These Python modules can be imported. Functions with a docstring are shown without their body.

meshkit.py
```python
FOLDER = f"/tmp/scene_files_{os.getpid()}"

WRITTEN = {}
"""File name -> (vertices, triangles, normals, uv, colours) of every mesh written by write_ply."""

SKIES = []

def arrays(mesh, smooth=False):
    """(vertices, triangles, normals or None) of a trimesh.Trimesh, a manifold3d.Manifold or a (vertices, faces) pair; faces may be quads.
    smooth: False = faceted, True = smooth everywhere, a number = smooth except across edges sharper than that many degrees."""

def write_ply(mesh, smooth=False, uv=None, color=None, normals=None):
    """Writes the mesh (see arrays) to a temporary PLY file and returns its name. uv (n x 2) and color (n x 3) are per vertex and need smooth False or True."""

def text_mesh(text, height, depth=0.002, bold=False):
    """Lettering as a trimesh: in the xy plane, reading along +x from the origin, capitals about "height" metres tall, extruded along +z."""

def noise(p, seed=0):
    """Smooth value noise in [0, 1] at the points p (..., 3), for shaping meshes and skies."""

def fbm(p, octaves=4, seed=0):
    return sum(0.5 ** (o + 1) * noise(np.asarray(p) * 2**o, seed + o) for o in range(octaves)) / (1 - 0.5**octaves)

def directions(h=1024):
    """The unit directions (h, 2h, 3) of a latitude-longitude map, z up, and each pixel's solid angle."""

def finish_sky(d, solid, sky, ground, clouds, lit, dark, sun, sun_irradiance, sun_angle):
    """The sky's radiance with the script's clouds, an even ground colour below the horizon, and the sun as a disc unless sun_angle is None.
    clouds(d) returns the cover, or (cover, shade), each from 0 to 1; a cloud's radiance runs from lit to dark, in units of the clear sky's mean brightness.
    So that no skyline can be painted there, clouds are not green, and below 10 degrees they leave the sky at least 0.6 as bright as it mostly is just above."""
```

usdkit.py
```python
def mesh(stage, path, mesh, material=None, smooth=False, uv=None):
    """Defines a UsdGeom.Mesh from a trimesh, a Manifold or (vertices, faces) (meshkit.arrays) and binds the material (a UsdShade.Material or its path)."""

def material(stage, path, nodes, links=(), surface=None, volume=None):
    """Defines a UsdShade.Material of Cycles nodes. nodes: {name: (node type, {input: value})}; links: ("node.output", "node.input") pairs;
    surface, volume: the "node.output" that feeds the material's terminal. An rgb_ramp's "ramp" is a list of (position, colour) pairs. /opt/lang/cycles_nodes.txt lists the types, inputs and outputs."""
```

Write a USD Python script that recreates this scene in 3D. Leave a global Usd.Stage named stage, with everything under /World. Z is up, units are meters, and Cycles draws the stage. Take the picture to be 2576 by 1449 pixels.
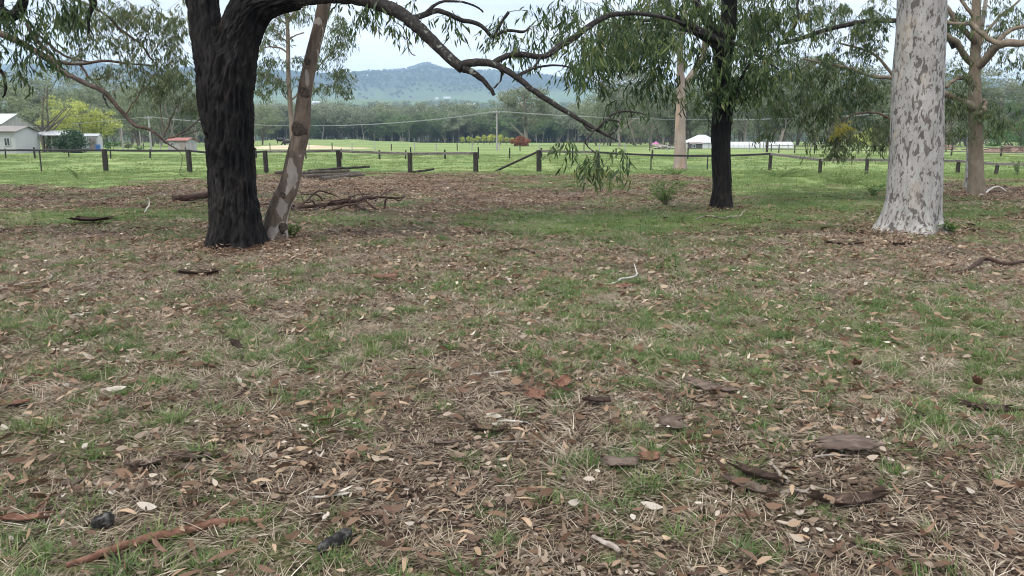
import math, re, numpy as np, trimesh, usdkit, meshkit
from pxr import Usd, UsdGeom, UsdLux, UsdShade, Sdf, Gf, Vt
from scipy.interpolate import CubicSpline
from scipy.sparse import coo_matrix
from scipy.sparse.csgraph import connected_components

stage = Usd.Stage.CreateInMemory()
UsdGeom.SetStageUpAxis(stage, "Z")
UsdGeom.SetStageMetersPerUnit(stage, 1.0)
UsdGeom.Xform.Define(stage, "/World")
stage.SetDefaultPrim(stage.GetPrimAtPath("/World"))
UsdGeom.Scope.Define(stage, "/World/Looks")

# ------------------------------------------------------------------ camera, sky, sun, exposure
EYE, FPX, HZN = 1.6, 1930.0, 350.0            # eye height; focal length and horizon in the photograph's pixels (2576 wide)
PITCH = math.atan((724.5 - HZN) / FPX)
CAM = UsdGeom.Camera.Define(stage, "/World/camera")
CAM.AddTranslateOp().Set((0, 0, EYE))
CAM.AddRotateXOp().Set(90 - math.degrees(PITCH))
CAM.CreateHorizontalApertureAttr(36.0)
CAM.CreateVerticalApertureAttr(36.0 * 9 / 16)
CAM.CreateFocalLengthAttr(36.0 * FPX / 2576)
CAM.CreateClippingRangeAttr((0.05, 30000.0))
CAM.CreateExposureAttr(1.18)

SUN_EL, SUN_AZ = math.radians(52), math.radians(-140)      # behind and to the left of the viewer, through thin cloud
sun_dir = np.array([math.sin(SUN_AZ) * math.cos(SUN_EL), math.cos(SUN_AZ) * math.cos(SUN_EL), math.sin(SUN_EL)])
dome = UsdLux.DomeLight.Define(stage, "/World/sky")
dome.GetPrim().SetCustomDataByKey("kind", "structure")
dome.GetPrim().SetCustomDataByKey("label", "pale overcast sky with thin streaky cloud and faint blue")
dome.GetPrim().SetCustomDataByKey("category", "sky")
sky_mat = usdkit.material(stage, "/World/Looks/sky_material", {
    "tc": ("texture_coordinate", {}),
    "sky": ("sky_texture", {"sky_type": "single_scattering", "sun_disc": False, "sun_elevation": SUN_EL, "sun_rotation": SUN_AZ}),
    "mp": ("mapping", {"scale": (1.2, 1.2, 7.0)}),
    "mp2": ("mapping", {"scale": (1.0, 1.0, 2.5), "location": (3.1, 0.4, 0.0)}),
    "n1": ("noise_texture", {"scale": 3.0, "detail": 7.0, "roughness": 0.55, "distortion": 0.6}),
    "n2": ("noise_texture", {"scale": 1.7, "detail": 4.0, "roughness": 0.5}),
    "cover": ("rgb_ramp", {"ramp": [(0.30, (0.72,) * 3), (0.5, (0.98,) * 3), (1.0, (1.0,) * 3)]}),
    "cc": ("rgb_ramp", {"ramp": [(0.30, (7.2, 7.6, 8.4)), (0.5, (10.0, 10.2, 10.6)), (0.68, (12.2, 12.3, 12.4))]}),
    "xyz": ("separate_xyz", {}), "up": ("math", {"math_type": "maximum", "value2": 0.0}), "lum": ("math", {"math_type": "multiply_add", "value2": 0.6, "value3": 0.4}),    # an overcast sky is brighter overhead than at the skyline
    "lumc": ("combine_xyz", {}), "cl": ("vector_math", {"math_type": "multiply"}), 
    "mix": ("mix_color", {"blend_type": "mix", "use_clamp": False}),
    "bg": ("background_shader", {"strength": 0.1}),
}, [("tc.generated", "mp.vector"), ("tc.generated", "mp2.vector"), ("mp.vector", "n1.vector"), ("mp2.vector", "n2.vector"), ("n2.fac", "cover.fac"), ("n1.fac", "cc.fac"),
    ("cover.color", "mix.fac"), ("sky.color", "mix.a"), ("tc.generated", "xyz.vector"), ("xyz.z", "up.value1"), ("up.value", "lum.value1"), ("lum.value", "lumc.x"), ("lum.value", "lumc.y"), ("lum.value", "lumc.z"), ("cc.color", "cl.vector1"), ("lumc.vector", "cl.vector2"), ("cl.vector", "mix.b"), ("mix.result", "bg.color")], surface="bg.background")
UsdShade.MaterialBindingAPI.Apply(dome.GetPrim()).Bind(sky_mat)
sun = UsdLux.DistantLight.Define(stage, "/World/sun")
sun.CreateIntensityAttr(0.4)
sun.CreateNormalizeAttr(True)
sun.CreateAngleAttr(14.0)
sun.CreateColorAttr((1.0, 0.96, 0.9))
sun.AddTransformOp().Set(Gf.Matrix4d().SetRotate(Gf.Rotation(Gf.Vec3d(0, 0, 1), Gf.Vec3d(*map(float, sun_dir)))))

# ------------------------------------------------------------------ helpers
CP, SP = math.cos(PITCH), math.sin(PITCH)
def ray(px, py):
    u, v = (px - 1288) / FPX, (724.5 - py) / FPX
    return np.array([u, CP + v * SP, -SP + v * CP])
def PX(px, py, D):                                   # the point seen at (px, py) that lies D metres ahead
    r = ray(px, py)
    return np.array([0, 0, EYE]) + r * (D / r[1])
def GP(px, py):                                      # the point of level ground seen at (px, py)
    r = ray(px, py)
    return np.array([0, 0, EYE]) + r * (-EYE / r[2])
def proj(x, y, z=0.0):
    dz = z - EYE
    dep = np.maximum(y * CP - dz * SP, 1e-3)
    return 1288 + FPX * x / dep, 724.5 - FPX * (y * SP + dz * CP) / dep
def mpp(D): return D / FPX                           # metres per photo pixel at distance D

def nz(x, y, s, seed=0):
    x = np.asarray(x, float)
    return meshkit.noise(np.stack([x / s, np.asarray(y, float) / s, np.zeros_like(x)], -1), seed)
def hgt(x, y):
    x, y = np.asarray(x, float), np.asarray(y, float)
    near = np.clip((70 - np.hypot(x, y)) / 30, 0, 1)
    return (0.05 * (nz(x, y, 1.3, 3) - .5) + 0.02 * (nz(x, y, .35, 5) - .5) + 0.10 * (nz(x, y, 7, 4) - .5)) * near
def on(x, y, dz=0.0): return np.array([x, y, float(hgt(x, y)) + dz])
def on_px(px, py, dz=0.0):
    g = GP(px, py); return on(g[0], g[1], dz)

ORD = ["nearest", "second", "third", "fourth", "fifth", "sixth", "seventh", "eighth", "ninth", "tenth", "eleventh", "twelfth", "thirteenth", "fourteenth", "fifteenth", "sixteenth", "seventeenth", "eighteenth", "nineteenth", "twentieth"]
def ranked(items, marks, fmt):
    """items: (prim, photo x); marks: (photo x, phrase). Each label counts outwards from the nearest landmark, so that it fits one thing only."""
    seen = {}
    near = [(abs(x - m), m, w, p, "left" if x < m else "right") for p, x in items for m, w in [min(marks, key=lambda q: abs(q[0] - x))]]
    for d, m, w, p, side in sorted(near, key=lambda q: q[0]):
        k = seen[(m, side)] = seen.get((m, side), -1) + 1; tag(p, fmt.format(rank=ORD[k], side=side, mark=w))
def sited(items, marks, fmt):
    """items: (prim, x, y, look); marks: (x, y, phrase). Counts each look outwards from its nearest landmark in one of four directions."""
    seen, rows = {}, []
    for p, x, y, look in items:
        a, b, w = min(marks, key=lambda q: math.hypot(q[0] - x, q[1] - y)); dx, dy = x - a, y - b
        rows.append((math.hypot(dx, dy), p, look, w, ("right of" if dx > 0 else "left of") if abs(dx) > abs(dy) else ("behind" if dy > 0 else "in front of")))
    for d, p, look, w, way in sorted(rows, key=lambda q: q[0]):
        k = seen[(look, w, way)] = seen.get((look, w, way), -1) + 1; tag(p, fmt.format(look=look, rank=ORD[k], way=way, mark=w))
counts = {}
def numbered(parent, name):
    k = (str(parent), name); n = counts.get(k, 0); counts[k] = n + 1
    return f"{parent}/{name}" if n == 0 else f"{parent}/{name}_{n:03d}"
def tag(p, label=None, cat=None, group=None, kind=None):
    p = p.GetPrim() if hasattr(p, "GetPrim") else p
    for k, v in (("label", label), ("category", cat), ("group", group), ("kind", kind)):
        if v: p.SetCustomDataByKey(k, v)
    return p
LOC = {}
def thing(name, label, cat, loc=(0, 0, 0), group=None, kind=None, rotz=0.0):
    path = numbered("/World", name)
    x = UsdGeom.Xform.Define(stage, path)
    x.AddTranslateOp().Set(tuple(map(float, loc)))
    if rotz: x.AddRotateZOp().Set(math.degrees(rotz))
    LOC[path] = np.array(loc, float)
    return tag(x, label, cat, group, kind)
TINTED, tint_no = set(), [0]
def tint(prim, n, f, m):
    """a random shade for every leaf or blade (every connected piece) of a foliage mesh"""
    if str(m.GetPath()) not in TINTED: return
    f = np.asarray(f); a, b = f[:, 0], f[:, 1:]
    g = coo_matrix((np.ones(b.size), (np.repeat(a, b.shape[1]), b.ravel())), shape=(n, n)); lab = connected_components(g, directed=False)[1]
    tint_no[0] += 1; UsdGeom.PrimvarsAPI(prim).CreatePrimvar("shade", Sdf.ValueTypeNames.FloatArray, "vertex").Set(Vt.FloatArray.FromNumpy(np.random.default_rng(tint_no[0]).uniform(0, 1, lab.max() + 1)[lab].astype(np.float32)))
def put(name, vf, m, parent=None, smooth=False, world=True, **kw):
    """One Mesh prim under parent (or /World). world: vertices are in world coordinates."""
    pp = str(parent.GetPath()) if parent is not None else "/World"
    v, f = vf if not isinstance(vf, MB) else vf.arrays()
    v = np.asarray(v, float)
    if world and pp in LOC: v = v - LOC[pp]
    prim = usdkit.mesh(stage, numbered(pp, name), (v, f), m, smooth=smooth)
    tint(prim, len(v), f, m)
    LOC[str(prim.GetPath())] = LOC.get(pp, np.zeros(3))
    return tag(prim, **kw)
def primvar(prim, name, values):
    UsdGeom.PrimvarsAPI(prim).CreatePrimvar(name, Sdf.ValueTypeNames.FloatArray, "vertex").Set(Vt.FloatArray.FromNumpy(np.asarray(values, np.float32)))
def dup(src, loc, rz=0.0, sc=1.0, label=None, cat=None, group=None):
    was = src.GetCustomData()
    path = numbered("/World", re.sub(r"_[0-9]{3}$", "", str(src.GetPath()).split("/")[-1]))
    x = UsdGeom.Xform.Define(stage, path)
    x.GetPrim().GetReferences().AddInternalReference(src.GetPath())
    x.ClearXformOpOrder()
    x.AddTransformOp().Set(xf(loc, rz, sc))
    x.GetPrim().SetInstanceable(True)
    return tag(x, label or was.get("label"), cat or was.get("category"), group or was.get("group"))
def xf(loc, rz=0.0, sc=1.0, tilt=(0, 0)):
    s = np.broadcast_to(np.asarray(sc, float), 3)
    R = trimesh.transformations.euler_matrix(tilt[0], tilt[1], rz)
    M = R @ np.diag([*s, 1.0]); M[:3, 3] = loc
    return Gf.Matrix4d(*M.T.ravel().tolist())

class MB:
    def __init__(self): self.v, self.f, self.n = [], [], 0
    def add(self, v, f):
        v, f = np.asarray(v, float), np.asarray(f, int)
        if f.shape[1] == 4: f = np.vstack([f[:, [0, 1, 2]], f[:, [0, 2, 3]]])
        self.v.append(v); self.f.append(f + self.n); self.n += len(v); return self
    def box(self, c, s, rz=0.0):
        b = trimesh.creation.box(s); R = trimesh.transformations.rotation_matrix(rz, [0, 0, 1])
        b.apply_transform(R); return self.add(b.vertices + np.asarray(c), b.faces)
    def arrays(self): return np.vstack(self.v), np.vstack(self.f)

def tube(P, R, n=6, cap=True, disp=None, seed=0):
    P = np.asarray(P, float); m = len(P); R = np.broadcast_to(np.asarray(R, float), m)
    T = np.gradient(P, axis=0); T /= np.maximum(np.linalg.norm(T, axis=1, keepdims=True), 1e-9)
    ref = np.eye(3)[np.argmin(np.abs(T).max(0))]
    N = np.cross(T, ref); N /= np.maximum(np.linalg.norm(N, axis=1, keepdims=True), 1e-9); B = np.cross(T, N)
    a = np.linspace(0, 2 * math.pi, n, endpoint=False)
    ring = np.cos(a)[None, :, None] * N[:, None] + np.sin(a)[None, :, None] * B[:, None]
    rr = R[:, None] * np.ones(n)
    if disp is not None: rr = rr + disp(P, a, rr, ring)
    v = (P[:, None] + ring * rr[..., None]).reshape(-1, 3)
    i, j = np.meshgrid(np.arange(m - 1), np.arange(n), indexing="ij"); k = (j + 1) % n
    f = np.stack([i * n + j, i * n + k, (i + 1) * n + k, (i + 1) * n + j], -1).reshape(-1, 4)
    f = np.vstack([f[:, [0, 1, 2]], f[:, [0, 2, 3]]])
    if cap:
        v = np.vstack([v, P[0], P[-1]]); s = m * n; b = (np.arange(n) + 1) % n
        f = np.vstack([f, np.stack([np.full(n, s), b, np.arange(n)], 1), np.stack([np.full(n, s + 1), (m - 1) * n + np.arange(n), (m - 1) * n + b], 1)])
    return v, f
def curve(pts, n=24, wig=0.0, seed=0):
    """pts rows (x, y, z, r): a smooth curve through them, radius too."""
    pts = np.asarray(pts, float)
    t = np.r_[0, np.cumsum(np.maximum(np.linalg.norm(np.diff(pts[:, :3], axis=0), axis=1), 1e-6) ** .5)]
    u = np.linspace(0, t[-1], n)
    P = CubicSpline(t, pts[:, :3])(u) if len(pts) > 2 else np.stack([np.interp(u, t, pts[:, k]) for k in range(3)], 1)
    if wig:
        q = np.arange(n) * 0.35
        for k in range(3): P[:, k] += wig * (meshkit.noise(np.stack([q, q * 0 + k * 7.3, q * 0 + seed], -1)) - .5) * np.sin(np.linspace(0, math.pi, n))
    return P, np.interp(u, t, pts[:, 3])
def pxlimb(rows, n=24, wig=0.02, seed=0):
    """rows (px, py, D, width in photo pixels)"""
    return curve([[*PX(a, b, D), w * .5 * mpp(D)] for a, b, D, w in rows], n, wig, seed)
def rough(amp, s, seed):                              # branch relief
    def d(P, a, rr, ring):
        q = (P[:, None] + ring * rr[..., None]) / s
        return rr * amp * (meshkit.fbm(q, 3, seed) - .5) * 2
    return d

def grow(skel, att, seed, r0=0.012, tip=0.003, up=0.12, sides=5, pull=0.0, rmax=.6):
    """Twigs from the limbs in skel [(P, R)] to every point of att, nearest first, each from the nearest wood. Returns a MB and the (tip, direction, path) list."""
    rng = np.random.default_rng(seed); mb = MB(); out = []
    NP = np.vstack([p for p, _ in skel]); NR = np.hstack([r for _, r in skel])
    buf = np.zeros((len(NP) + len(att) * 14, 3)); rad = np.zeros(len(buf)); n = len(NP); buf[:n] = NP; rad[:n] = NR
    d0 = np.array([np.min(np.linalg.norm(NP - a, axis=1)) for a in att])
    for a in att[np.argsort(d0)]:
        dv = buf[:n] - a; d = np.linalg.norm(dv, axis=1) + pull * np.maximum(dv[:, 2], 0) + rng.uniform(0, .05, n)
        j = int(np.argmin(d)); L = np.linalg.norm(dv[j]); s = buf[j]
        k = int(np.clip(L / .12, 4, 12)); t = np.linspace(0, 1, k)[:, None]
        mid = (s + a) / 2 + np.array([0, 0, up * L]) + rng.normal(0, .08 * L, 3)
        P = (1 - t) ** 2 * s + 2 * t * (1 - t) * mid + t * t * a
        P[1:-1] += rng.normal(0, .018 * L, (k - 2, 3))
        rs = min(rad[j] * rmax, r0 * (.45 + .8 * L)); rs = max(rs, tip * 1.15)
        R = rs + (tip - rs) * t[:, 0]
        mb.add(*tube(P, R, sides, cap=False)); out.append(P)
        buf[n:n + k - 1] = P[1:]; rad[n:n + k - 1] = R[1:]; n += k - 1
    return mb, out
def ell(px, py, D, rx, ry, rd, n, rng):
    """n points in an ellipsoid whose half sizes are rx, ry photo pixels and rd metres"""
    q = rng.normal(size=(n, 3)); q *= (rng.uniform(0, 1, (n, 1)) ** (1 / 3)) / np.linalg.norm(q, axis=1, keepdims=True)
    return PX(px, py, D) + q * np.array([rx * mpp(D), rd, ry * mpp(D)])

def clumps(px, py, D, rx, ry, rd, n, rng, per=5, r=.16):
    """about n points gathered in small bunches with gaps between, in the same ellipsoid"""
    c = ell(px, py, D, rx, ry, rd, max(1, round(n / per)), rng)
    return np.vstack([q + rng.normal(0, r, (per, 3)) for q in c])
def instancer(parent, name, protos, pos, quat, scale, idx, mats, label=None, kind="stuff", cat=None):
    """One PointInstancer; protos are (vertices, faces) in their own coordinates."""
    pp = str(parent.GetPath()) if parent is not None else "/World"
    path = numbered(pp, name); pi = UsdGeom.PointInstancer.Define(stage, path)
    paths = []
    for k, p in enumerate(protos):
        v, f = p if not isinstance(p, MB) else p.arrays()
        mp = f"{path}/prototypes/piece_{k:03d}"; mk = mats[k] if isinstance(mats, (list, tuple)) else mats; tint(usdkit.mesh(stage, mp, (v, f), mk, smooth=False), len(v), f, mk); paths.append(Sdf.Path(mp))
    pi.CreatePrototypesRel().SetTargets(paths)
    pos = np.asarray(pos, float) - LOC.get(pp, np.zeros(3))
    pi.CreatePositionsAttr(Vt.Vec3fArray.FromNumpy(pos.astype(np.float32)))
    pi.CreateOrientationsAttr(Vt.QuathArray([Gf.Quath(float(q[0]), float(q[1]), float(q[2]), float(q[3])) for q in quat]))
    sc = np.broadcast_to(np.asarray(scale, float)[:, None], (len(pos), 3)) if np.ndim(scale) == 1 else np.asarray(scale, float)
    pi.CreateScalesAttr(Vt.Vec3fArray.FromNumpy(np.ascontiguousarray(sc, np.float32)))
    pi.CreateProtoIndicesAttr(Vt.IntArray.FromNumpy(np.asarray(idx, np.int32)))
    return tag(pi, label, cat, None, kind)
def qz(a, tx=None, ty=None):
    """quaternions (w, x, y, z): tilt by tx, ty about x and y, then turn a about z"""
    a = np.asarray(a, float); z = np.zeros_like(a); tx = z if tx is None else tx; ty = z if ty is None else ty
    def mul(p, q):
        return np.stack([p[0]*q[0]-p[1]*q[1]-p[2]*q[2]-p[3]*q[3], p[0]*q[1]+p[1]*q[0]+p[2]*q[3]-p[3]*q[2], p[0]*q[2]-p[1]*q[3]+p[2]*q[0]+p[3]*q[1], p[0]*q[3]+p[1]*q[2]-p[2]*q[1]+p[3]*q[0]])
    qa = np.stack([np.cos(a/2), z, z, np.sin(a/2)]); qx = np.stack([np.cos(tx/2), np.sin(tx/2), z, z]); qy = np.stack([np.cos(ty/2), z, np.sin(ty/2), z])
    return mul(qa, mul(qx, qy)).T

# ------------------------------------------------------------------ materials
def M(name, nodes, links, surface="p.BSDF", volume=None): return usdkit.material(stage, f"/World/Looks/{name}", nodes, links, surface, volume)
def foliage(name, ramp, trans=0.28, rough_=0.5, spec=0.35, whole=0.35):
    """whole: how much of the shade is the plant's own rather than the single leaf's"""
    m = M(name, {"g": ("attribute", {"attribute": "shade"}), "o": ("object_info", {}), "s": ("math", {"math_type": "multiply", "value2": 1.0 - whole}), "s2": ("math", {"math_type": "multiply_add", "value2": whole}), 
                    "r": ("rgb_ramp", {"ramp": ramp}), "p": ("principled_bsdf", {"roughness": rough_, "specular_ior_level": spec}), "t": ("translucent_bsdf", {}), "m": ("mix_closure", {"fac": trans})},
             [("g.fac", "s.value1"), ("o.random", "s2.value1"), ("s.value", "s2.value3"), ("s2.value", "r.fac"), ("r.color", "p.base_color"), ("r.color", "t.color"), ("p.BSDF", "m.closure1"), ("t.BSDF", "m.closure2")], "m.closure")
    TINTED.add(str(m.GetPath())); return m
def plain(name, c, r=0.7, var=0.25, s=6.0, bump=0.0, spec=0.3, stretch=(1, 1, 1), metallic=0.0):
    c = np.array(c)
    nodes = {"g": ("geometry", {}), "mp": ("mapping", {"scale": stretch}), "n": ("noise_texture", {"scale": s, "detail": 5.0, "roughness": 0.6}),
             "r": ("rgb_ramp", {"ramp": [(0.28, tuple(c * (1 - var))), (0.72, tuple(np.minimum(c * (1 + var), 1)))]}), "p": ("principled_bsdf", {"roughness": r, "specular_ior_level": spec, "metallic": metallic})}
    links = [("g.position", "mp.vector"), ("mp.vector", "n.vector"), ("n.fac", "r.fac"), ("r.color", "p.base_color")]
    if bump:
        nodes["b"] = ("bump", {"strength": bump, "distance": 0.02}); links += [("n.fac", "b.height"), ("b.normal", "p.normal")]
    return M(name, nodes, links)
def bark(name, ramp, s=9.0, stretch=(1, 1, .25), ramp2=None, s2=2.2, edge=(.52, .56), st2=(1, 1, .45), r=0.85, bump=0.5, dist=0.02, warp=.8, extra=None, peeled=None, peel=None):
    """fine grain along the trunk, and patches of a second colouring with ragged edges"""
    nodes = {"g": ("geometry", {}), "mp": ("mapping", {"scale": stretch}), "n": ("noise_texture", {"scale": s, "detail": 6.0, "roughness": 0.65, "distortion": 0.3}), "r": ("rgb_ramp", {"ramp": ramp}),
             "p": ("principled_bsdf", {"roughness": r, "specular_ior_level": 0.25}), "b": ("bump", {"strength": bump, "distance": dist})}
    links = [("g.position", "mp.vector"), ("mp.vector", "n.vector"), ("n.fac", "r.fac"), ("n.fac", "b.height"), ("b.normal", "p.normal")]
    last = "r.color"
    for k, (rp, sc, ed, st, wp) in enumerate(([(ramp2, s2, edge, st2, warp)] if ramp2 else []) + (extra or [])):
        nodes |= {f"mp{k}": ("mapping", {"scale": st, "location": (3.7 * k, 1.3, 0.9 * k)}), f"n{k}": ("noise_texture", {"scale": sc, "detail": 3.5, "roughness": 0.55, "distortion": wp}),
                  f"e{k}": ("map_range", {"from_min": ed[0], "from_max": ed[1], "clamp": True}), f"c{k}": ("rgb_ramp", {"ramp": rp}), f"x{k}": ("mix_color", {"use_clamp": True})}
        links += [("g.position", f"mp{k}.vector"), (f"mp{k}.vector", f"n{k}.vector"), (f"n{k}.fac", f"e{k}.value"), ("n.fac", f"c{k}.fac"), (f"e{k}.result", f"x{k}.fac"), (last, f"x{k}.a"), (f"c{k}.color", f"x{k}.b")]
        last = f"x{k}.result"
    for k, (c, size) in enumerate(peeled or []):        # one bare patch: an uneven oval about c
        nodes |= {f"d{k}": ("vector_math", {"math_type": "subtract", "vector2": c}), f"q{k}": ("vector_math", {"math_type": "divide", "vector2": size}), f"l{k}": ("vector_math", {"math_type": "length"}),
                  f"z{k}": ("noise_texture", {"scale": 9.0, "detail": 4.0, "roughness": 0.6}), f"a{k}": ("math", {"math_type": "multiply_add", "value2": 1.6}), f"h{k}": ("map_range", {"from_min": 1.76, "from_max": 1.80, "to_min": 1.0, "to_max": 0.0, "clamp": True}),
                  f"pc{k}": ("rgb_ramp", {"ramp": peel}), f"px{k}": ("mix_color", {"use_clamp": True})}
        links += [("g.position", f"d{k}.vector1"), (f"d{k}.vector", f"q{k}.vector1"), (f"q{k}.vector", f"l{k}.vector1"), ("g.position", f"z{k}.vector"), (f"z{k}.fac", f"a{k}.value1"), (f"l{k}.value", f"a{k}.value3"), (f"a{k}.value", f"h{k}.value"),
                  ("n.fac", f"pc{k}.fac"), (f"h{k}.result", f"px{k}.fac"), (last, f"px{k}.a"), (f"pc{k}.color", f"px{k}.b")]
        last = f"px{k}.result"
    links.append((last, "p.base_color"))
    return M(name, nodes, links)

mat_iron = bark("ironbark_bark", [(0.33, (0.0012, 0.001, 0.001)), (0.5, (0.0034, 0.003, 0.003)), (0.68, (0.016, 0.0135, 0.0128))], 16, (1, 1, .18), bump=.9, dist=.03,
                ramp2=[(0.3, (0.010, 0.006, 0.004)), (0.7, (0.040, 0.023, 0.016))], s2=5, edge=(.60, .70), st2=(1, 1, .4), extra=[([(0.35, (0.007, 0.006, 0.0058)), (0.65, (0.030, 0.027, 0.025))], 2.6, (.52, .66), (1, 1, .5), .8)])
mat_iron_limb = bark("ironbark_limb_bark", [(0.3, (0.008, 0.007, 0.0065)), (0.55, (0.028, 0.025, 0.023)), (0.72, (0.07, 0.064, 0.058))], 22, (1, 1, 1), bump=.9, dist=.02,
                     ramp2=[(0.3, (0.10, 0.105, 0.095)), (0.7, (0.24, 0.25, 0.22))], s2=9, edge=(.60, .68), st2=(1, 1, 1))
mat_tan = bark("tan_gum_bark", [(0.3, (0.062, 0.047, 0.036)), (0.5, (0.104, 0.080, 0.062)), (0.7, (0.158, 0.126, 0.101))], 14, (1, 1, .35), bump=.35, dist=.01,
               ramp2=[(0.35, (0.24, 0.215, 0.195)), (0.7, (0.33, 0.30, 0.275))], s2=2.1, edge=(.61, .625), st2=(1, 1, .5),
               extra=[([(0.3, (0.055, 0.045, 0.038)), (0.7, (0.12, 0.095, 0.08))], 3.1, (.60, .64), (1, 1, .6), .6)],
               peeled=[(PX(731, 437, 11.72), (.075, .4, .24)), (PX(705, 524, 11.66), (.08, .4, .14)), (PX(772, 193, 11.8), (.03, .4, .12)), (PX(676, 585, 11.6), (.06, .4, .08))], peel=[(0.3, (0.19, 0.165, 0.148)), (0.7, (0.265, 0.24, 0.22))])
mat_knot = bark("knot_bark", [(0.3, (0.012, 0.009, 0.008)), (0.55, (0.055, 0.042, 0.034)), (0.75, (0.15, 0.115, 0.09))], 40, (1, 1, 1), bump=.9)
mat_spot = bark("spotted_gum_bark", [(0.3, (0.185, 0.18, 0.168)), (0.5, (0.265, 0.26, 0.248)), (0.72, (0.335, 0.332, 0.32))], 7, (1, 1, .35), bump=.5, dist=.018, r=.75,
                ramp2=[(0.32, (0.06, 0.053, 0.049)), (0.55, (0.10, 0.09, 0.083)), (0.7, (0.155, 0.138, 0.127))], s2=12.0, edge=(.555, .575), st2=(1, 1, .46), warp=.5,
                extra=[([(0.3, (0.09, 0.075, 0.068)), (0.7, (0.16, 0.135, 0.12))], 26.0, (.595, .61), (1, 1, .42), .3), ([(0.3, (0.29, 0.25, 0.20)), (0.7, (0.36, 0.32, 0.27))], 3.0, (.60, .72), (1, 1, .4), .5)])
mat_pale = bark("pale_gum_bark", [(0.3, (0.115, 0.092, 0.067)), (0.5, (0.165, 0.135, 0.103)), (0.72, (0.225, 0.19, 0.15))], 6, (1, 1, .4), bump=.2, dist=.01,
                ramp2=[(0.3, (0.13, 0.10, 0.075)), (0.7, (0.20, 0.158, 0.118))], s2=4.2, edge=(.57, .64), st2=(1, 1, .3))
mat_pink = bark("pink_grey_gum_bark", [(0.3, (0.19, 0.15, 0.125)), (0.5, (0.25, 0.205, 0.175)), (0.72, (0.32, 0.27, 0.235))], 3, (1, 1, .3), bump=.2, dist=.02,
                ramp2=[(0.3, (0.26, 0.185, 0.14)), (0.7, (0.36, 0.275, 0.215))], s2=1.6, edge=(.55, .62), st2=(1, 1, .25))
mat_brown_limb = bark("brown_limb_bark", [(0.3, (0.045, 0.031, 0.025)), (0.5, (0.09, 0.064, 0.052)), (0.72, (0.155, 0.118, 0.097))], 12, (1, 1, 1), bump=.5,
                      ramp2=[(0.3, (0.06, 0.05, 0.045)), (0.7, (0.12, 0.10, 0.09))], s2=4, edge=(.58, .66), st2=(1, 1, 1))
mat_twig = plain("twig_bark", (0.075, 0.055, 0.043), .8, .4, 20)
mat_fartrunk = plain("far_trunk_bark", (0.22, 0.195, 0.17), .8, .3, 1.2, stretch=(1, 1, .3))
mat_fartrunk_dark = plain("dark_far_trunk_bark", (0.10, 0.085, 0.07), .8, .3, 1.2, stretch=(1, 1, .3))
mat_leaf_dark = foliage("dark_gum_leaves", [(0.0, (0.014, 0.028, 0.011)), (0.35, (0.032, 0.062, 0.021)), (0.65, (0.068, 0.108, 0.033)), (0.88, (0.135, 0.170, 0.055)), (1.0, (0.22, 0.19, 0.07))], .36)
mat_leaf_mid = foliage("olive_gum_leaves", [(0.0, (0.045, 0.066, 0.033)), (0.45, (0.092, 0.124, 0.056)), (0.8, (0.15, 0.18, 0.085)), (0.95, (0.23, 0.23, 0.11)), (1.0, (0.22, 0.15, 0.08))], .36)
mat_leaf_brt = foliage("bright_gum_leaves", [(0.0, (0.03, 0.065, 0.02)), (0.5, (0.065, 0.125, 0.032)), (1.0, (0.13, 0.19, 0.055))], .35)
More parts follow.
